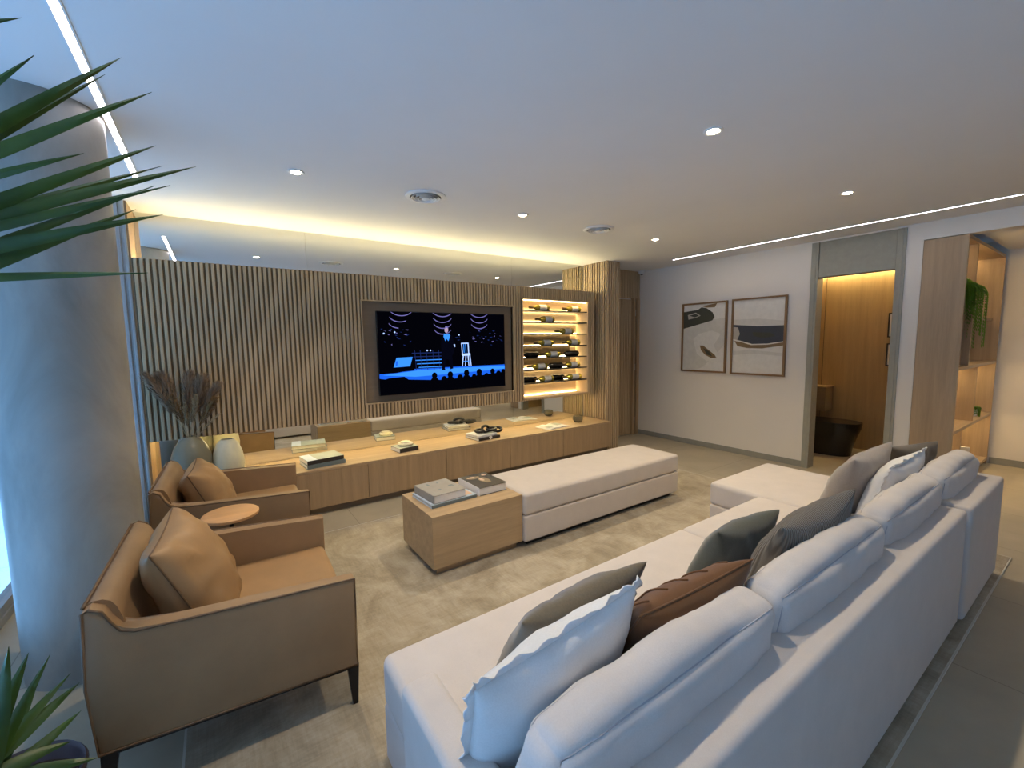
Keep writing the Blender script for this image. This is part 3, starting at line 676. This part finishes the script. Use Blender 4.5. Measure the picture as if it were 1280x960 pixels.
# ------------------------------------------------------------------ sofa
so = thing('sofa', 'long off white sofa seen from behind', 'sofa', (1.7, .93, RZ))
SX0, SX1, SM = .405, 3.005, 2.13
ZS = .425
mesh_obj('base', soft_box(NB(), ((SX0 + SX1) / 2, 1.01, .145), ((SX1 - SX0) / 2, .405, .105), .014, .002, 8), M['sofa'], so, smooth=180)
mesh_obj('seat_cushion', soft_box(NB(), ((SX0 + SM) / 2, 1.015, .336), ((SM - SX0) / 2, .405, .090), .030, .006, 14), M['sofa'], so, smooth=180)
mesh_obj('seat_cushion', soft_box(NB(), ((SM + SX1) / 2, 1.015, .336), ((SX1 - SM) / 2, .405, .090), .030, .006, 14), M['sofa'], so, smooth=180)
mesh_obj('back_frame', soft_box(NB(), (1.71, .518, .332), (1.335, .088, .298), .020, .002, 8), M['sofa'], so, smooth=180)
mesh_obj('arm', soft_box(NB(), (.408, .835, .305), (.052, .250, .265), .020, .003, 8), M['sofa'], so, smooth=180)
for x, y in ((.5, .5), (2.9, .5), (.5, 1.35), (2.9, 1.35)):
    mesh_obj('foot', bx(x - .03, x + .03, y - .03, y + .03, RZ, .045), M['blackm'], so)
cl = thing('chaise', 'off white chaise module at the far end of the sofa', 'sofa', (3.45, 1.1, RZ))
mesh_obj('base', soft_box(NB(), (3.46, 1.20, .145), (.440, .575, .105), .014, .002, 8), M['sofa'], cl, smooth=180)
mesh_obj('seat_cushion', soft_box(NB(), (3.46, 1.20, .334), (.440, .580, .088), .030, .006, 14), M['sofa'], cl, smooth=180)
mesh_obj('back_frame', soft_box(NB(), (3.498, .505, .335), (.432, .090, .300), .020, .002, 8), M['sofa'], cl, smooth=180)
for x, y in ((3.1, .5), (3.85, .5), (3.1, 1.7), (3.85, 1.7)):
    mesh_obj('foot', bx(x - .03, x + .03, y - .03, y + .03, RZ, .045), M['blackm'], cl)
# loose back cushions
def back_cushion(xc, w, label, yc=.608, tilt=-.13, h=.35, t=.135, seed=0, yawz=0., zc=.592):
    r_ = thing('back_cushion', label, 'cushion', (xc, yc, zc), yawz, 'loose back cushions of the sofa'); r_.rotation_euler = (-tilt, 0, yawz)
    hh = (w / 2, t / 2, h / 2); rad = .050
    mesh_obj('body', soft_box(NB(), (0, 0, 0), hh, rad, .024, 26, .012, seed, 7), M['sofacush'], r_, smooth=180, local=True)
    for sgn in (-1, 1):
        pts = []
        Y = sgn * hh[1]
        k = 1 - .30
        def edge(x, z): return soft_pt((x, Y, z), hh, rad, .024, .012, seed)
        N = 22; ex, ez = hh[0], hh[2]
        for i in range(N): pts.append(edge(-ex + 2 * ex * i / N, ez))
        for i in range(8): pts.append(edge(ex, ez - 2 * ez * i / 8))
        for i in range(N): pts.append(edge(ex - 2 * ex * i / N, -ez))
        for i in range(8): pts.append(edge(-ex, -ez + 2 * ez * i / 8))
        mesh_obj('seam_piping', tube(NB(), pts, .0022, 6, True), M['piping'], r_, smooth=180, local=True)
    return r_
back_cushion(.86, .83, 'nearest white back cushion of the sofa', seed=1)
back_cushion(1.75, .90, 'white back cushion second from the camera, behind the ribbed pillow', seed=7)
back_cushion(2.65, .85, 'white back cushion third from the camera, beside the far white pillow', seed=13)
back_cushion(3.47, .76, 'farthest white back cushion, on the chaise module', yc=.60, zc=.60, seed=19)

# throw pillows
def pillow(name, s, T, mat, label, c, right, up, pinch=.06, wr=.010, seed=0, flange=0, pleats=False, n=26, pw=.42, sy=None, pipe=None):
    t = thing(name, label, 'cushion', (0, 0, 0), 0, None); hx, hy = s / 2, (sy or s) / 2
    def P(u, v, side):
        x = hx * u * (1 - pinch * (1 - v * v)); y = hy * v * (1 - pinch * (1 - u * u))
        th = T * max(0., (1 - u * u) * (1 - v * v)) ** pw
        w = noise.noise(Vector((u * 2.2 + seed, v * 2.2, side * 3.1))) + .55 * noise.noise(Vector((u * 5 + seed, v * 5, side * 2.)))
        rim = max(abs(u), abs(v)); 
        fold = noise.noise(Vector((math.atan2(v, u) * 3.3 + seed, side, .4))) * max(0, rim - .35)
        e = (1 - u * u) * (1 - v * v)
        return Vector((x, y, side * (th + (wr * w + wr * 1.6 * fold) * min(1, e * 5))))
    b = NB(); g = [math.sin((-1 + 2 * i / n) * PI / 2) for i in range(n + 1)]; V = {}
    for side in (-1, 1):
        for i in range(n + 1):
            for j in range(n + 1):
                k = (i, j, 0 if (i in (0, n) or j in (0, n)) else side)
                if k not in V: V[k] = b.verts.new(P(g[i], g[j], side))
    def key(i, j, s_): return V[(i, j, 0 if (i in (0, n) or j in (0, n)) else s_)]
    for side in (-1, 1):
        for i in range(n):
            for j in range(n): b.faces.new((key(i, j, side), key(i + 1, j, side), key(i + 1, j + 1, side), key(i, j + 1, side)))
    mesh_obj('cushion_cover', b, mat, t, smooth=180, local=True)
    rim = [(g[i], -1) for i in range(n)] + [(1, g[i]) for i in range(n)] + [(g[n - i], 1) for i in range(n)] + [(-1, g[n - i]) for i in range(n)]
    if flange:
        b = NB(); A, B = [], []; m = len(rim) * 2
        for k in range(m):
            q = rim[k // 2]; q2 = rim[(k // 2 + 1) % len(rim)]; u, v = (q if k % 2 == 0 else ((q[0] + q2[0]) / 2, (q[1] + q2[1]) / 2))
            p0 = P(u, v, 1); p0.z = 0
            wz = .004 * math.sin(k * .55 + seed) + .004 * math.sin(k * 1.3 + 2 * seed); dl = flange * (1 + .2 * math.sin(k * .9))
            dv = Vector((u if abs(u) > .999 else u * .25, v if abs(v) > .999 else v * .25, 0)).normalized() * dl
            A.append((b.verts.new(p0 + Vector((0, 0, .0015))), b.verts.new(p0 - Vector((0, 0, .0015)))))
            B.append((b.verts.new(p0 + dv + Vector((0, 0, wz + .0015))), b.verts.new(p0 + dv + Vector((0, 0, wz - .0015)))))
        for k in range(m):
            l = (k + 1) % m
            b.faces.new((A[k][0], A[l][0], B[l][0], B[k][0])); b.faces.new((A[k][1], B[k][1], B[l][1], A[l][1])); b.faces.new((B[k][0], B[l][0], B[l][1], B[k][1]))
        mesh_obj('flange', b, mat, t, smooth=180, local=True)
    if pipe:
        pts = []
        for (u, v) in rim:
            p0 = P(u, v, 1); p0.z = 0; pts.append(p0)
        mesh_obj('piping', tube(NB(), pts, .0035, 6, True), pipe, t, smooth=180, local=True)
    if pleats:
        for kk in range(5):
            u = -.72 + .36 * kk
            for side in (-1,):
                pts = [P(u, -.94 + 1.88 * i / 20, side) + Vector((0, 0, side * .002)) for i in range(21)]
                mesh_obj('pleat', tube(NB(), pts, .0035, 6), mat, t, smooth=180, local=True)
    place(t, c, right, up); return t
UP = lambda ty, tx=0: (tx, ty, 1)
pillow('throw_pillow', .50, .088, M['linen'], 'white linen pillow with a wavy flange, nearest the sofa arm', (.648, .80, .60), (1, .02, .09), (-.16, -.40, 1), .05, .008, 3, flange=.022)
pillow('throw_pillow', .49, .080, M['olive'], 'olive taupe velvet pillow in front of the near white linen pillow', (.88, 1.0, .565), (1, -.03, .05), (-.05, -.65, 1), .08, .012, 5)
pillow('throw_pillow', .50, .090, M['rust'], 'rust brown pleated pillow on the sofa', (1.11, .79, .59), (1, -.06, .02), (.0, -.62, 1), .07, .008, 8, pleats=True, pipe=M['rust'])
pillow('throw_pillow', .42, .085, M['green'], 'dark green velvet pillow half hidden by the ribbed pillow', (1.82, .97, .55), (1, -.10, .02), (.0, -.5, 1), .08, .010, 12)
pillow('throw_pillow', .56, .095, M['rib'], 'grey brown ribbed knit pillow in the middle of the sofa', (1.88, .745, .60), (1, -.06, .06), (.05, -.40, 1), .07, .010, 15)
pillow('throw_pillow', .52, .090, M['taupefab'], 'taupe grey velvet pillow left of the far white linen pillow', (3.12, .93, .605), (1, -.05, .06), (.0, -.42, 1), .08, .010, 21)
pillow('throw_pillow', .48, .090, M['linen'], 'white linen pillow at the far end of the sofa', (3.13, .76, .60), (1, -.05, .06), (.0, -.35, 1), .06, .008, 25, flange=.018)
pillow('throw_pillow', .45, .090, M['dark'], 'dark brown velvet pillow farthest away, behind the far white linen pillow', (3.64, .83, .60), (1, -.3, .0), (.0, -.30, 1), .07, .012, 31)

# ------------------------------------------------------------------ armchairs
def armchair(label):
    t = thing('armchair', label, 'armchair', (0, 0, 0), 0, 'leather armchairs')
    # local frame: x forward (front at .39), y from 0 (near arm outside) to WD
    WD = .80; x0, x1 = -.40, .388
    side = [(x1, .185), (x1 + .002, .556), (.15, .570), (-.16, .588), (-.285, .597), (-.318, .612), (-.338, .645), (-.356, .686), (-.385, .702), (-.402, .695), (-.412, .45), (x0, .222)]
    def sp(b, y0, y1): prism(b, side, 'y', y0, y1)
    for y0, y1 in ((0, .062), (WD - .062, WD)):
        b = NB(); sp(b, y0, y1); es = [e for e in b.edges if abs(e.verts[0].co.y - e.verts[1].co.y) < 1e-6]
        bmesh.ops.bevel(b, geom=es, offset=.010, segments=3, affect='EDGES', profile=.5)
        a = mesh_obj('arm_panel', b, M['leather'], t, smooth=45, local=True)
        pts = [(x, (y0 if y0 == 0 else y1), z) for x, z in side]
        yy = y0 + .002 if y0 == 0 else y1 - .002
        b = NB(); tube(b, [(x, yy, z) for x, z in side], .0045, 6, True); mesh_obj('welt', b, M['leatherpipe'], a, smooth=180, local=True)
    b = NB(); prism(b, [(-.402, .222), (-.412, .45), (-.406, .685), (-.398, .699), (-.385, .706), (-.362, .705), (-.343, .694), (-.330, .672), (-.318, .63), (-.303, .56), (-.285, .47), (-.268, .40), (-.262, .222)], 'y', .050, WD - .050)
    es = [e for e in b.edges]; 
    mesh_obj('backrest', b, M['leather'], t, smooth=50, local=True)
    b = NB(); tube(b, [(-.404, y_, .700) for y_ in (.03, .2, .4, .6, WD - .03)], .006, 6); mesh_obj('back_welt', b, M['leatherpipe'], t, smooth=180, local=True)
    mesh_obj('seat_cushion', soft_box(NB(), (.052, WD / 2, .330), (.328, WD / 2 - .064, .080), .026, .008, 12), M['leatherc'], t, smooth=180, local=True)
    mesh_obj('seat_base', bx(-.30, .375, .055, WD - .055, .200, .262), M['leather'], t, local=True)
    b = NB(); prism(b, [(-.395, .222), (.385, .186), (.385, .174), (-.395, .208)], 'y', .004, .024); prism(b, [(-.395, .222), (.385, .186), (.385, .174), (-.395, .208)], 'y', WD - .024, WD - .004)
    box(b, .360, .385, .004, WD - .004, .172, .187); box(b, -.395, -.37, .004, WD - .004, .205, .222)
    mesh_obj('base_frame', b, M['blackm'], t, local=True)
    for (x, y, zt) in ((.368, .018, .185), (.368, WD - .018, .185), (-.375, .018, .215), (-.375, WD - .018, .215)):
        b = NB(); w0, w1 = .022, .010; sx = .004 if x > 0 else -.02
        vs = [b.verts.new((x + a * w0, y + c * w0 * .7, zt)) for a, c in ((-1, -1), (1, -1), (1, 1), (-1, 1))] + [b.verts.new((x + sx + a * w1, y + c * w1, RZ if x > 0 else .0125)) for a, c in ((-1, -1), (1, -1), (1, 1), (-1, 1))]
        for q in ((0, 1, 2, 3), (7, 6, 5, 4), (0, 4, 5, 1), (1, 5, 6, 2), (2, 6, 7, 3), (3, 7, 4, 0)): b.faces.new([vs[i] for i in q])
        mesh_obj('leg', b, M['blackm'], t, local=True)
    return t
a1 = armchair('brown leather armchair nearest the camera, beside the round column')
a1.location = (.012, 1.745, 0); a1.rotation_euler = (0, 0, math.radians(-2))
a2 = copy_tree(a1); a2['label'] = 'brown leather armchair in front of the vases, beyond the round side table'; a2.location = (.05, 2.99, 0)
for (o, y, lab, sd, xo, zc_, rl, ps) in ((a1, 2.11, 'puffy tan leather pillow on the nearest armchair', 41, 0.02, .585, .05, .45), (a2, 3.38, 'puffy tan leather pillow on the armchair by the vases', 47, .06, .54, .03, .42)):
    pillow('leather_pillow', ps, .125, M['leatherc'], lab, (-.150 + xo, y, zc_), (.08, 1, rl), (-.42, 0, 1), .05, .018, sd, pipe=M['leatherpipe'], pw=.36)
# back legs rest on the tiles
st = thing('side_table', 'small round wooden side table between the two armchairs', 'side table', (.01, 2.76, RZ))
mesh_obj('table_top', lathe(NB(), [(.130, .570), (.135, .574), (.135, .586), (.130, .590)], (.01, 2.76, 0), 56), M['roundwood'], st, smooth=40)
mesh_obj('post', lathe(NB(), [(.011, .02), (.011, .571)], (.01, 2.76, 0), 16), M['blackm'], st, smooth=50)
mesh_obj('foot_plate', lathe(NB(), [(.12, RZ), (.12, .020), (.115, .024)], (.01, 2.76, 0), 40), M['blackm'], st, smooth=40)

# ------------------------------------------------------------------ framed pictures
AM = dict(sand=plain('print sand', (.62, .60, .54), .5), pale=plain('print pale sand', (.72, .70, .64), .5), ink=plain('print dark green', (.035, .04, .03), .5),
          navy=plain('print navy', (.03, .04, .06), .5), brown=plain('print brown', (.20, .125, .055), .5), shade=plain('print grey beige', (.46, .43, .37), .5))
def art(y0, y1, z0, z1, label, shapes):
    t = thing('framed_picture', label, 'picture', (XW, (y0 + y1) / 2, z0), 0, 'pair of framed pictures')
    fw = .022; b = NB()
    box(b, XW - .032, XW, y0, y0 + fw, z0, z1); box(b, XW - .032, XW, y1 - fw, y1, z0, z1); box(b, XW - .032, XW, y0 + fw, y1 - fw, z0, z0 + fw); box(b, XW - .032, XW, y0 + fw, y1 - fw, z1 - fw, z1)
    mesh_obj('frame', b, M['framew'], t)
    b = NB(); mats = [AM[k] for k in ('pale', 'sand', 'shade', 'ink', 'navy', 'brown')]
    ya, yb, za, zb = y0 + fw, y1 - fw, z0 + fw, z1 - fw
    for l, (pl, mi) in enumerate(shapes):
        sheet(b, [(XW - .014 - .0002 * l, yb - u * (yb - ya), zb - v * (zb - za)) for u, v in pl], mi)
    mesh_obj('print', b, mats, t)
full = [(0, 0), (1, 0), (1, 1), (0, 1)]
art(3.08, 3.735, 1.045, 1.993, 'left framed print with a dark green corner and small brown oval',
    [(full, 0), ([(0, .36), (.35, .30), (.7, .24), (1, .22), (1, .60), (.8, .75), (.5, .95), (.3, 1), (0, 1)], 1),
     ([(.25, .52), (.4, .44), (.7, .40), (.9, .45), (.75, .62), (.9, .80), (.6, .86), (.35, .75)], 0),
     ([(0, .06), (.3, .03), (.55, .06), (.7, .13), (.75, .2), (.7, .25), (.45, .29), (.2, .33), (0, .36)], 3), ([(.0, .05), (.25, .02), (.45, .04), (.35, .08), (.0, .10)], 0),
     ([(.45, .03), (.8, .0), (.75, .06), (.55, .055)], 5), ([(.1, .15), (.3, .12), (.42, .17), (.3, .20), (.12, .22)], 2), ([(.14, .16), (.3, .14), (.38, .17), (.28, .19)], 3),
     ([(.42, .62), (.5, .62), (.62, .68), (.78, .76), (.82, .80), (.7, .81), (.55, .76), (.45, .69)], 5), ([(.5, .66), (.65, .71), (.72, .78), (.6, .76)], 3)])
art(2.365, 3.017, 1.040, 1.998, 'right framed print with a dark navy band across the middle',
    [(full, 0), ([(0, .26), (.5, .26), (1, .30), (1, .36), (0, .34)], 1), ([(0, .33), (.5, .36), (1, .36), (1, .60), (.7, .63), (.35, .60), (0, .54)], 4),
     ([(0, .36), (.10, .37), (.14, .46), (.08, .56), (0, .56)], 2), ([(.02, .54), (.2, .57), (.4, .61), (.7, .605), (1, .575), (1, .62), (.6, .66), (.3, .655), (.1, .63)], 5),
     ([(.0, .53), (.2, .56), (.4, .60), (.7, .595), (1, .565), (1, .578), (.7, .61), (.38, .615), (.18, .575), (.0, .55)], 0),
     ([(.4, .44), (.75, .45), (.85, .5), (.6, .52), (.42, .49)], 3), ([(0, .70), (.4, .68), (1, .72), (1, .76), (.4, .73), (0, .76)], 1)])
# ------------------------------------------------------------------ lavatory things
wc = thing('toilet', 'black floor standing toilet in the lavatory', 'toilet', (6.56, 2.35, 0))
def oval(cx_, cy_, a, bb, n=36, flat=.0):
    return [(cx_ + a * math.cos(2 * PI * k / n), cy_ + bb * (math.sin(2 * PI * k / n) if math.sin(2 * PI * k / n) < 0 else math.sin(2 * PI * k / n))) for k in range(n)]
b = NB(); rings = []
for (s, z, yo) in ((.86, 0, .045), (.88, .10, .04), (.94, .25, .018), (1.0, .36, 0), (1.0, .395, 0)):
    rings.append([b.verts.new((x, y, z)) for x, y in [(6.52 + .205 * s * math.copysign(abs(math.cos(t_)) ** .8, math.cos(t_)), 2.23 + yo + .34 * s * math.copysign(abs(math.sin(t_)) ** .8, math.sin(t_))) for t_ in [2 * PI * k / 40 for k in range(40)]]])
for i in range(len(rings) - 1):
    for k in range(40): b.faces.new((rings[i][k], rings[i][(k + 1) % 40], rings[i + 1][(k + 1) % 40], rings[i + 1][k]))
b.faces.new(rings[0]); b.faces.new(rings[-1]); mesh_obj('bowl', b, M['black'], wc, smooth=50)
b = NB(); prism(b, [(6.52 + .21 * math.copysign(abs(math.cos(t_)) ** .8, math.cos(t_)), 2.23 + .345 * math.copysign(abs(math.sin(t_)) ** .8, math.sin(t_))) for t_ in [2 * PI * k / 40 for k in range(40)]], 'z', .397, .428)
mesh_obj('lid', b, M['black'], wc, smooth=50)
mesh_obj('cistern', bx(6.33, 6.71, 2.60, 2.795, .0, .56, bev=.012), M['black'], wc, smooth=40)
lg = thing('wall_cabinet', 'dark wood cabinet on the lavatory side, above the toilet', 'cabinet', (6.8, 2.6, .60))
mesh_obj('body', bx(6.76, 7.005, 2.37, 2.795, .50, .82, bev=.002), M['taupe'], lg); mesh_obj('top_board', bx(6.75, 7.01, 2.36, 2.797, .821, .835), M['wcwood'], lg)
for z0, z1, lab in ((1.485, 1.79, 'upper small white picture on the lavatory panelling'), (1.125, 1.41, 'lower small white picture on the lavatory panelling')):
    t = thing('small_picture', lab, 'picture', (WX, 1.70, z0), 0, 'small lavatory pictures')
    b = NB(); y0, y1, fw = 1.58, 1.825, .014
    box(b, WX - .02, WX, y0, y0 + fw, z0, z1); box(b, WX - .02, WX, y1 - fw, y1, z0, z1); box(b, WX - .02, WX, y0, y1, z0, z0 + fw); box(b, WX - .02, WX, y0, y1, z1 - fw, z1)
    mesh_obj('frame', b, M['blackm'], t); mesh_obj('print', bx(WX - .008, WX - .002, y0 + fw, y1 - fw, z0 + fw, z1 - fw), M['paper'], t)

# ------------------------------------------------------------------ bookcase
bc = thing('bookcase', 'tall oak open bookcase standing in the right wall opening', 'bookcase', (6.4, 1.07, 0))
B0, B1, BX1 = .925, 1.218, 7.36
mesh_obj('side_panel', bx(XW - .004, XW + .03, B0, B1 + .004, 0, 2.385), M['shelfoak'], bc)
mesh_obj('side_panel', bx(BX1 - .03, BX1, B0, B1, 0, 2.385), M['shelfoak'], bc)
mesh_obj('back_panel', bx(XW + .03, BX1 - .03, B1 - .015, B1, 0, 2.385), M['shelfoakx'], bc)
for z in (2.385, 1.205, .61, .08): mesh_obj('shelf', bx(XW + .03, BX1 - .03, B0, B1 - .015, z - .03, z, bev=.001), M['shelfoakx'], bc)
mesh_obj('shelf', bx(6.04, BX1 - .03, B0 + .06, B1 - .015, 1.66, 1.69), M['shelfoakx'], bc)
for x, z0, z1 in ((6.02, 1.205, 2.355), (6.45, .61, 1.175), (5.98, .08, .58)): mesh_obj('divider', bx(x - .012, x + .012, B0 + .012, B1 - .015, z0, z1), M['shelfoak'], bc)
mesh_obj('led_strip', bx(6.04, 6.05, B1 - .05, B1 - .03, 1.75, 2.30), M['lednb'], bc)
mesh_obj('led_strip', bx(6.04, 6.05, B1 - .05, B1 - .03, 1.30, 1.64), M['lednb'], bc)
mesh_obj('led_strip', bx(5.60, 7.3, B1 - .05, B1 - .03, 1.167, 1.175), M['lednb'], bc)
mesh_obj('led_strip', bx(5.60, 5.98, B1 - .05, B1 - .03, 2.347, 2.355), M['lednb'], bc)  # strip added under the top board to brighten the left bay's divider
mesh_obj('led_strip', bx(6.06, 7.3, B1 - .05, B1 - .03, 2.347, 2.355), M['ledn'], bc)  # weaker strip, likewise added to light the right bay
mesh_obj('led_strip', bx(5.60, 7.3, B1 - .05, B1 - .03, .572, .580), M['lednb'], bc)
def fronds(b, c, n, ln, droop, w=.012):
    for k in range(n):
        a = random.uniform(0, 2 * PI); l = ln * random.uniform(.55, 1); o = Vector((math.cos(a), math.sin(a), 0)); p = Vector(c)
        m = max(9, int(l / .018))
        for i in range(m):
            t_ = (i + 1) / m; q = Vector(c) + o * (l * .28 * math.sin(min(1, t_ * 2) * PI / 2)) + Vector((0, 0, l * (.12 * math.sin(t_ * PI) - droop * t_ ** 1.5)))
            for s_ in (-1, 1):
                sd = o.cross(Vector((0, 0, 1))) * s_; e = q + sd * w * 1.9 * (1.15 - t_) + o * w * .8 + Vector((0, 0, random.uniform(-.01, .006)))
                nn = Vector((0, 0, 1)) * w * .4 + o * w * .3
                b.faces.new([b.verts.new(x) for x in (p, p.lerp(e, .5) + nn, e, p.lerp(e, .5) - nn)])
            p = q
    return b
fp = thing('hanging_fern', 'trailing green fern hanging in the bookcase', 'plant', (5.86, 1.03, 1.99))
mesh_obj('pot', lathe(NB(), [(.045, 1.94), (.055, 1.95), (.062, 2.03), (.056, 2.03), (.05, 1.96)], (5.915, 1.03, 0), 24), M['white'], fp, smooth=50)
mesh_obj('bracket', bx(5.97, 6.008, 1.01, 1.05, 1.95, 2.02), M['white'], fp)
b = NB(); fronds(b, (5.90, 1.02, 2.03), 70, .28, 1.0); fronds(b, (5.90, 1.01, 2.0), 60, .45, 1.0); fronds(b, (5.90, 1.0, 1.98), 30, .62, 1.02)
o = mesh_obj('foliage', b, M['fern'], fp); o['kind'] = 'stuff'
sp_ = thing('potted_plant', 'small bright green plant on the lower bookcase shelf', 'plant', (6.85, 1.02, .61))
mesh_obj('pot', lathe(NB(), [(.035, .61), (.05, .615), (.058, .69), (.052, .69), (.046, .64)], (6.85, 1.02, 0), 24), M['white'], sp_, smooth=50)
o = mesh_obj('foliage', fronds(NB(), (6.85, 1.02, .70), 44, .26, .35, .014), M['fern'], sp_); o['kind'] = 'stuff'
book('hardback_book', (6.35, 1.03, .0805), .03, .2, .26, .2, whitec, 'white book leaning at the bottom of the bookcase', spine='y')

# ------------------------------------------------------------------ yucca
yu = thing('yucca', 'potted yucca with long pointed dark green leaves at the left edge', 'plant', (-.53, 1.66, 0))
mesh_obj('pot', lathe(NB(), [(.10, 0), (.115, .01), (.150, .27), (.156, .29), (.150, .30), (.140, .29), (.135, .25), (.12, .24)], (-.545, 1.665, 0), 40), M['pot'], yu, smooth=50)
mesh_obj('soil', lathe(NB(), [(.136, .24), (.136, .252), (.08, .262)], (-.545, 1.665, 0), 32), M['soil'], yu, smooth=50)
UC = Vector((-.52, 1.47, 1.70)); LC = Vector((-.520, 1.462, .50))
mesh_obj('cane', tube(NB(), [(-.58, 1.68, .24), (-.59, 1.64, .7), (-.56, 1.56, 1.2), tuple(UC)], [.03, .027, .025, .022], 12), M['bark'], yu, smooth=60)
mesh_obj('cane', tube(NB(), [(-.545, 1.62, .24), (-.535, 1.55, .38), tuple(LC)], [.022, .02, .018], 12), M['bark'], yu, smooth=60)
def yleaf(base, tip, w, sag, twist=.35):
    base, tip = Vector(base), Vector(tip); mid = base.lerp(tip, .5) + Vector((0, 0, sag))
    def cv(t): return base * (1 - t) ** 2 + mid * 2 * t * (1 - t) + tip * t * t
    b = NB(); n = 14; rows = []
    ax = (tip - base).normalized(); out = Vector((mid.x + .0, mid.y, mid.z - 1.5)).normalized()
    side = ax.cross(out).normalized(); nrm = side.cross(ax); tw = random.uniform(-twist, twist) + .25
    for i in range(n + 1):
        t_ = i / n; wd = w * (.6 + .4 * math.sin(min(1, t_ * 2.4) * PI / 2)) * (1 - t_ ** 2.2) + .0006
        s_ = side * math.cos(tw) + nrm * math.sin(tw); q = nrm * math.cos(tw) - side * math.sin(tw); c = cv(t_)
        rows.append([b.verts.new(p) for p in (c + s_ * wd / 2 + q * wd * .12, c, c - s_ * wd / 2 + q * wd * .12, c - q * .0022)])
    for i in range(n):
        A, B = rows[i], rows[i + 1]
        for k in range(4): b.faces.new((A[k], A[(k + 1) % 4], B[(k + 1) % 4], B[k]))
    b.faces.new(rows[0]); b.faces.new(rows[-1])
    mesh_obj('leaf', b, M['leaf'], yu, smooth=50)
def at(d_, dist): return Vector((d_[0] * dist, d_[1] * dist, 1.5 + d_[2] * dist))
UL = [((-0.204, 0.979, 0.490), (-0.310, 0.951, 0.409), 1.42, .018), ((-0.196, 0.981, 0.441), (-0.322, 0.947, 0.266), 1.40, .028),
    ((-0.096, 0.995, 0.479), (-0.325, 0.946, 0.228), 1.45, .034), ((-0.118, 0.993, 0.445), (-0.326, 0.945, 0.212), 1.58, .024),
    ((-0.060, 0.998, 0.437), (-0.326, 0.945, 0.215), 1.42, .034), ((-0.153, 0.988, 0.312), (-0.327, 0.945, 0.200), 1.36, .024),
    ((-0.061, 0.998, 0.349), (-0.331, 0.944, 0.151), 1.46, .034), ((-0.055, 0.998, 0.316), (-0.331, 0.944, 0.150), 1.60, .024),
    ((-0.006, 1.000, 0.326), (-0.331, 0.944, 0.149), 1.48, .034), ((-0.046, 0.999, 0.285), (-0.333, 0.943, 0.134), 1.44, .028),
    ((-0.059, 0.998, 0.233), (-0.334, 0.942, 0.112), 1.40, .034), ((-0.068, 0.998, 0.280), (-0.336, 0.942, 0.096), 1.52, .030),
    ((-0.088, 0.996, 0.129), (-0.336, 0.942, 0.093), 1.42, .026), ((-0.096, 0.995, 0.235), (-0.338, 0.941, 0.069), 1.50, .034)]
for (dt, db, ds, w_) in UL: yleaf(at(db, 1.54), at(dt, ds), w_ * .92, .004)
for k in range(16):
    a = random.uniform(.55 * PI, 1.35 * PI); e = random.uniform(-.2, 1.2); L = random.uniform(.3, .36)
    yleaf(UC + Vector((0, 0, random.uniform(-.05, .05))), UC + Vector((math.cos(a) * math.cos(e) * L, math.sin(a) * math.cos(e) * L, math.sin(e) * L)), .04, .03)
low = [((-.293, .956, -.457), 1.50), ((-.275, .961, -.478), 1.58), ((-.254, .967, -.495), 1.62), ((-.235, .972, -.540), 1.64), ((-.226, .974, -.562), 1.62), ((-.228, .974, -.612), 1.60), ((-.244, .970, -.658), 1.56), ((-.215, .977, -.711), 1.52), ((-.269, .963, -.529), 1.66)]
for (dr_, ds) in low: yleaf(LC + Vector((random.uniform(-.015, .015), random.uniform(-.015, .015), random.uniform(-.05, .02))), at(dr_, ds), random.uniform(.036, .046), random.uniform(.0, .02))
for k in range(10):
    a = random.uniform(.6 * PI, 1.6 * PI); e = random.uniform(.2, 1.2); L = random.uniform(.25, .34)
    yleaf(LC, LC + Vector((math.cos(a) * math.cos(e) * L, math.sin(a) * math.cos(e) * L, math.sin(e) * L)), .04, .03)

# ------------------------------------------------------------------ daylight
w = bpy.data.worlds.new('sky'); sc.world = w; w.use_nodes = True
bg = w.node_tree.nodes['Background']; bg.inputs[0].default_value = (.34, .58, 1.0, 1); bg.inputs[1].default_value = .6
pl = bpy.data.lights.new('window_portal', 'AREA'); pl.shape = 'RECTANGLE'; pl.size = 2.35; pl.size_y = 6.8; pl.cycles.is_portal = True
po = bpy.data.objects.new('window_portal', pl); COL.objects.link(po); po.location = (XL - .09, .82, 1.23); po.rotation_euler = (0, -PI / 2, 0)

sl = bpy.data.lights.new('sun', 'SUN'); sl.energy = 10.5; sl.angle = .01; sl.color = (.22, .52, 1.0)
so_ = bpy.data.objects.new('sun', sl); COL.objects.link(so_); so_.rotation_euler = Vector((-.02, .06, -1)).to_track_quat('-Z', 'Y').to_euler()
# ------------------------------------------------------------------ render look
sc.view_settings.view_transform = 'Standard'; sc.view_settings.look = 'None'; sc.view_settings.gamma = 1; sc.view_settings.use_curve_mapping = False
sc.view_settings.exposure = 0.75
cy_ = sc.cycles; cy_.max_bounces = 10; cy_.diffuse_bounces = 5; cy_.glossy_bounces = 5; cy_.transmission_bounces = 6; cy_.transparent_max_bounces = 8
cy_.sample_clamp_indirect = 4; cy_.sample_clamp_direct = 0; cy_.use_denoising = True; cy_.blur_glossy = .5
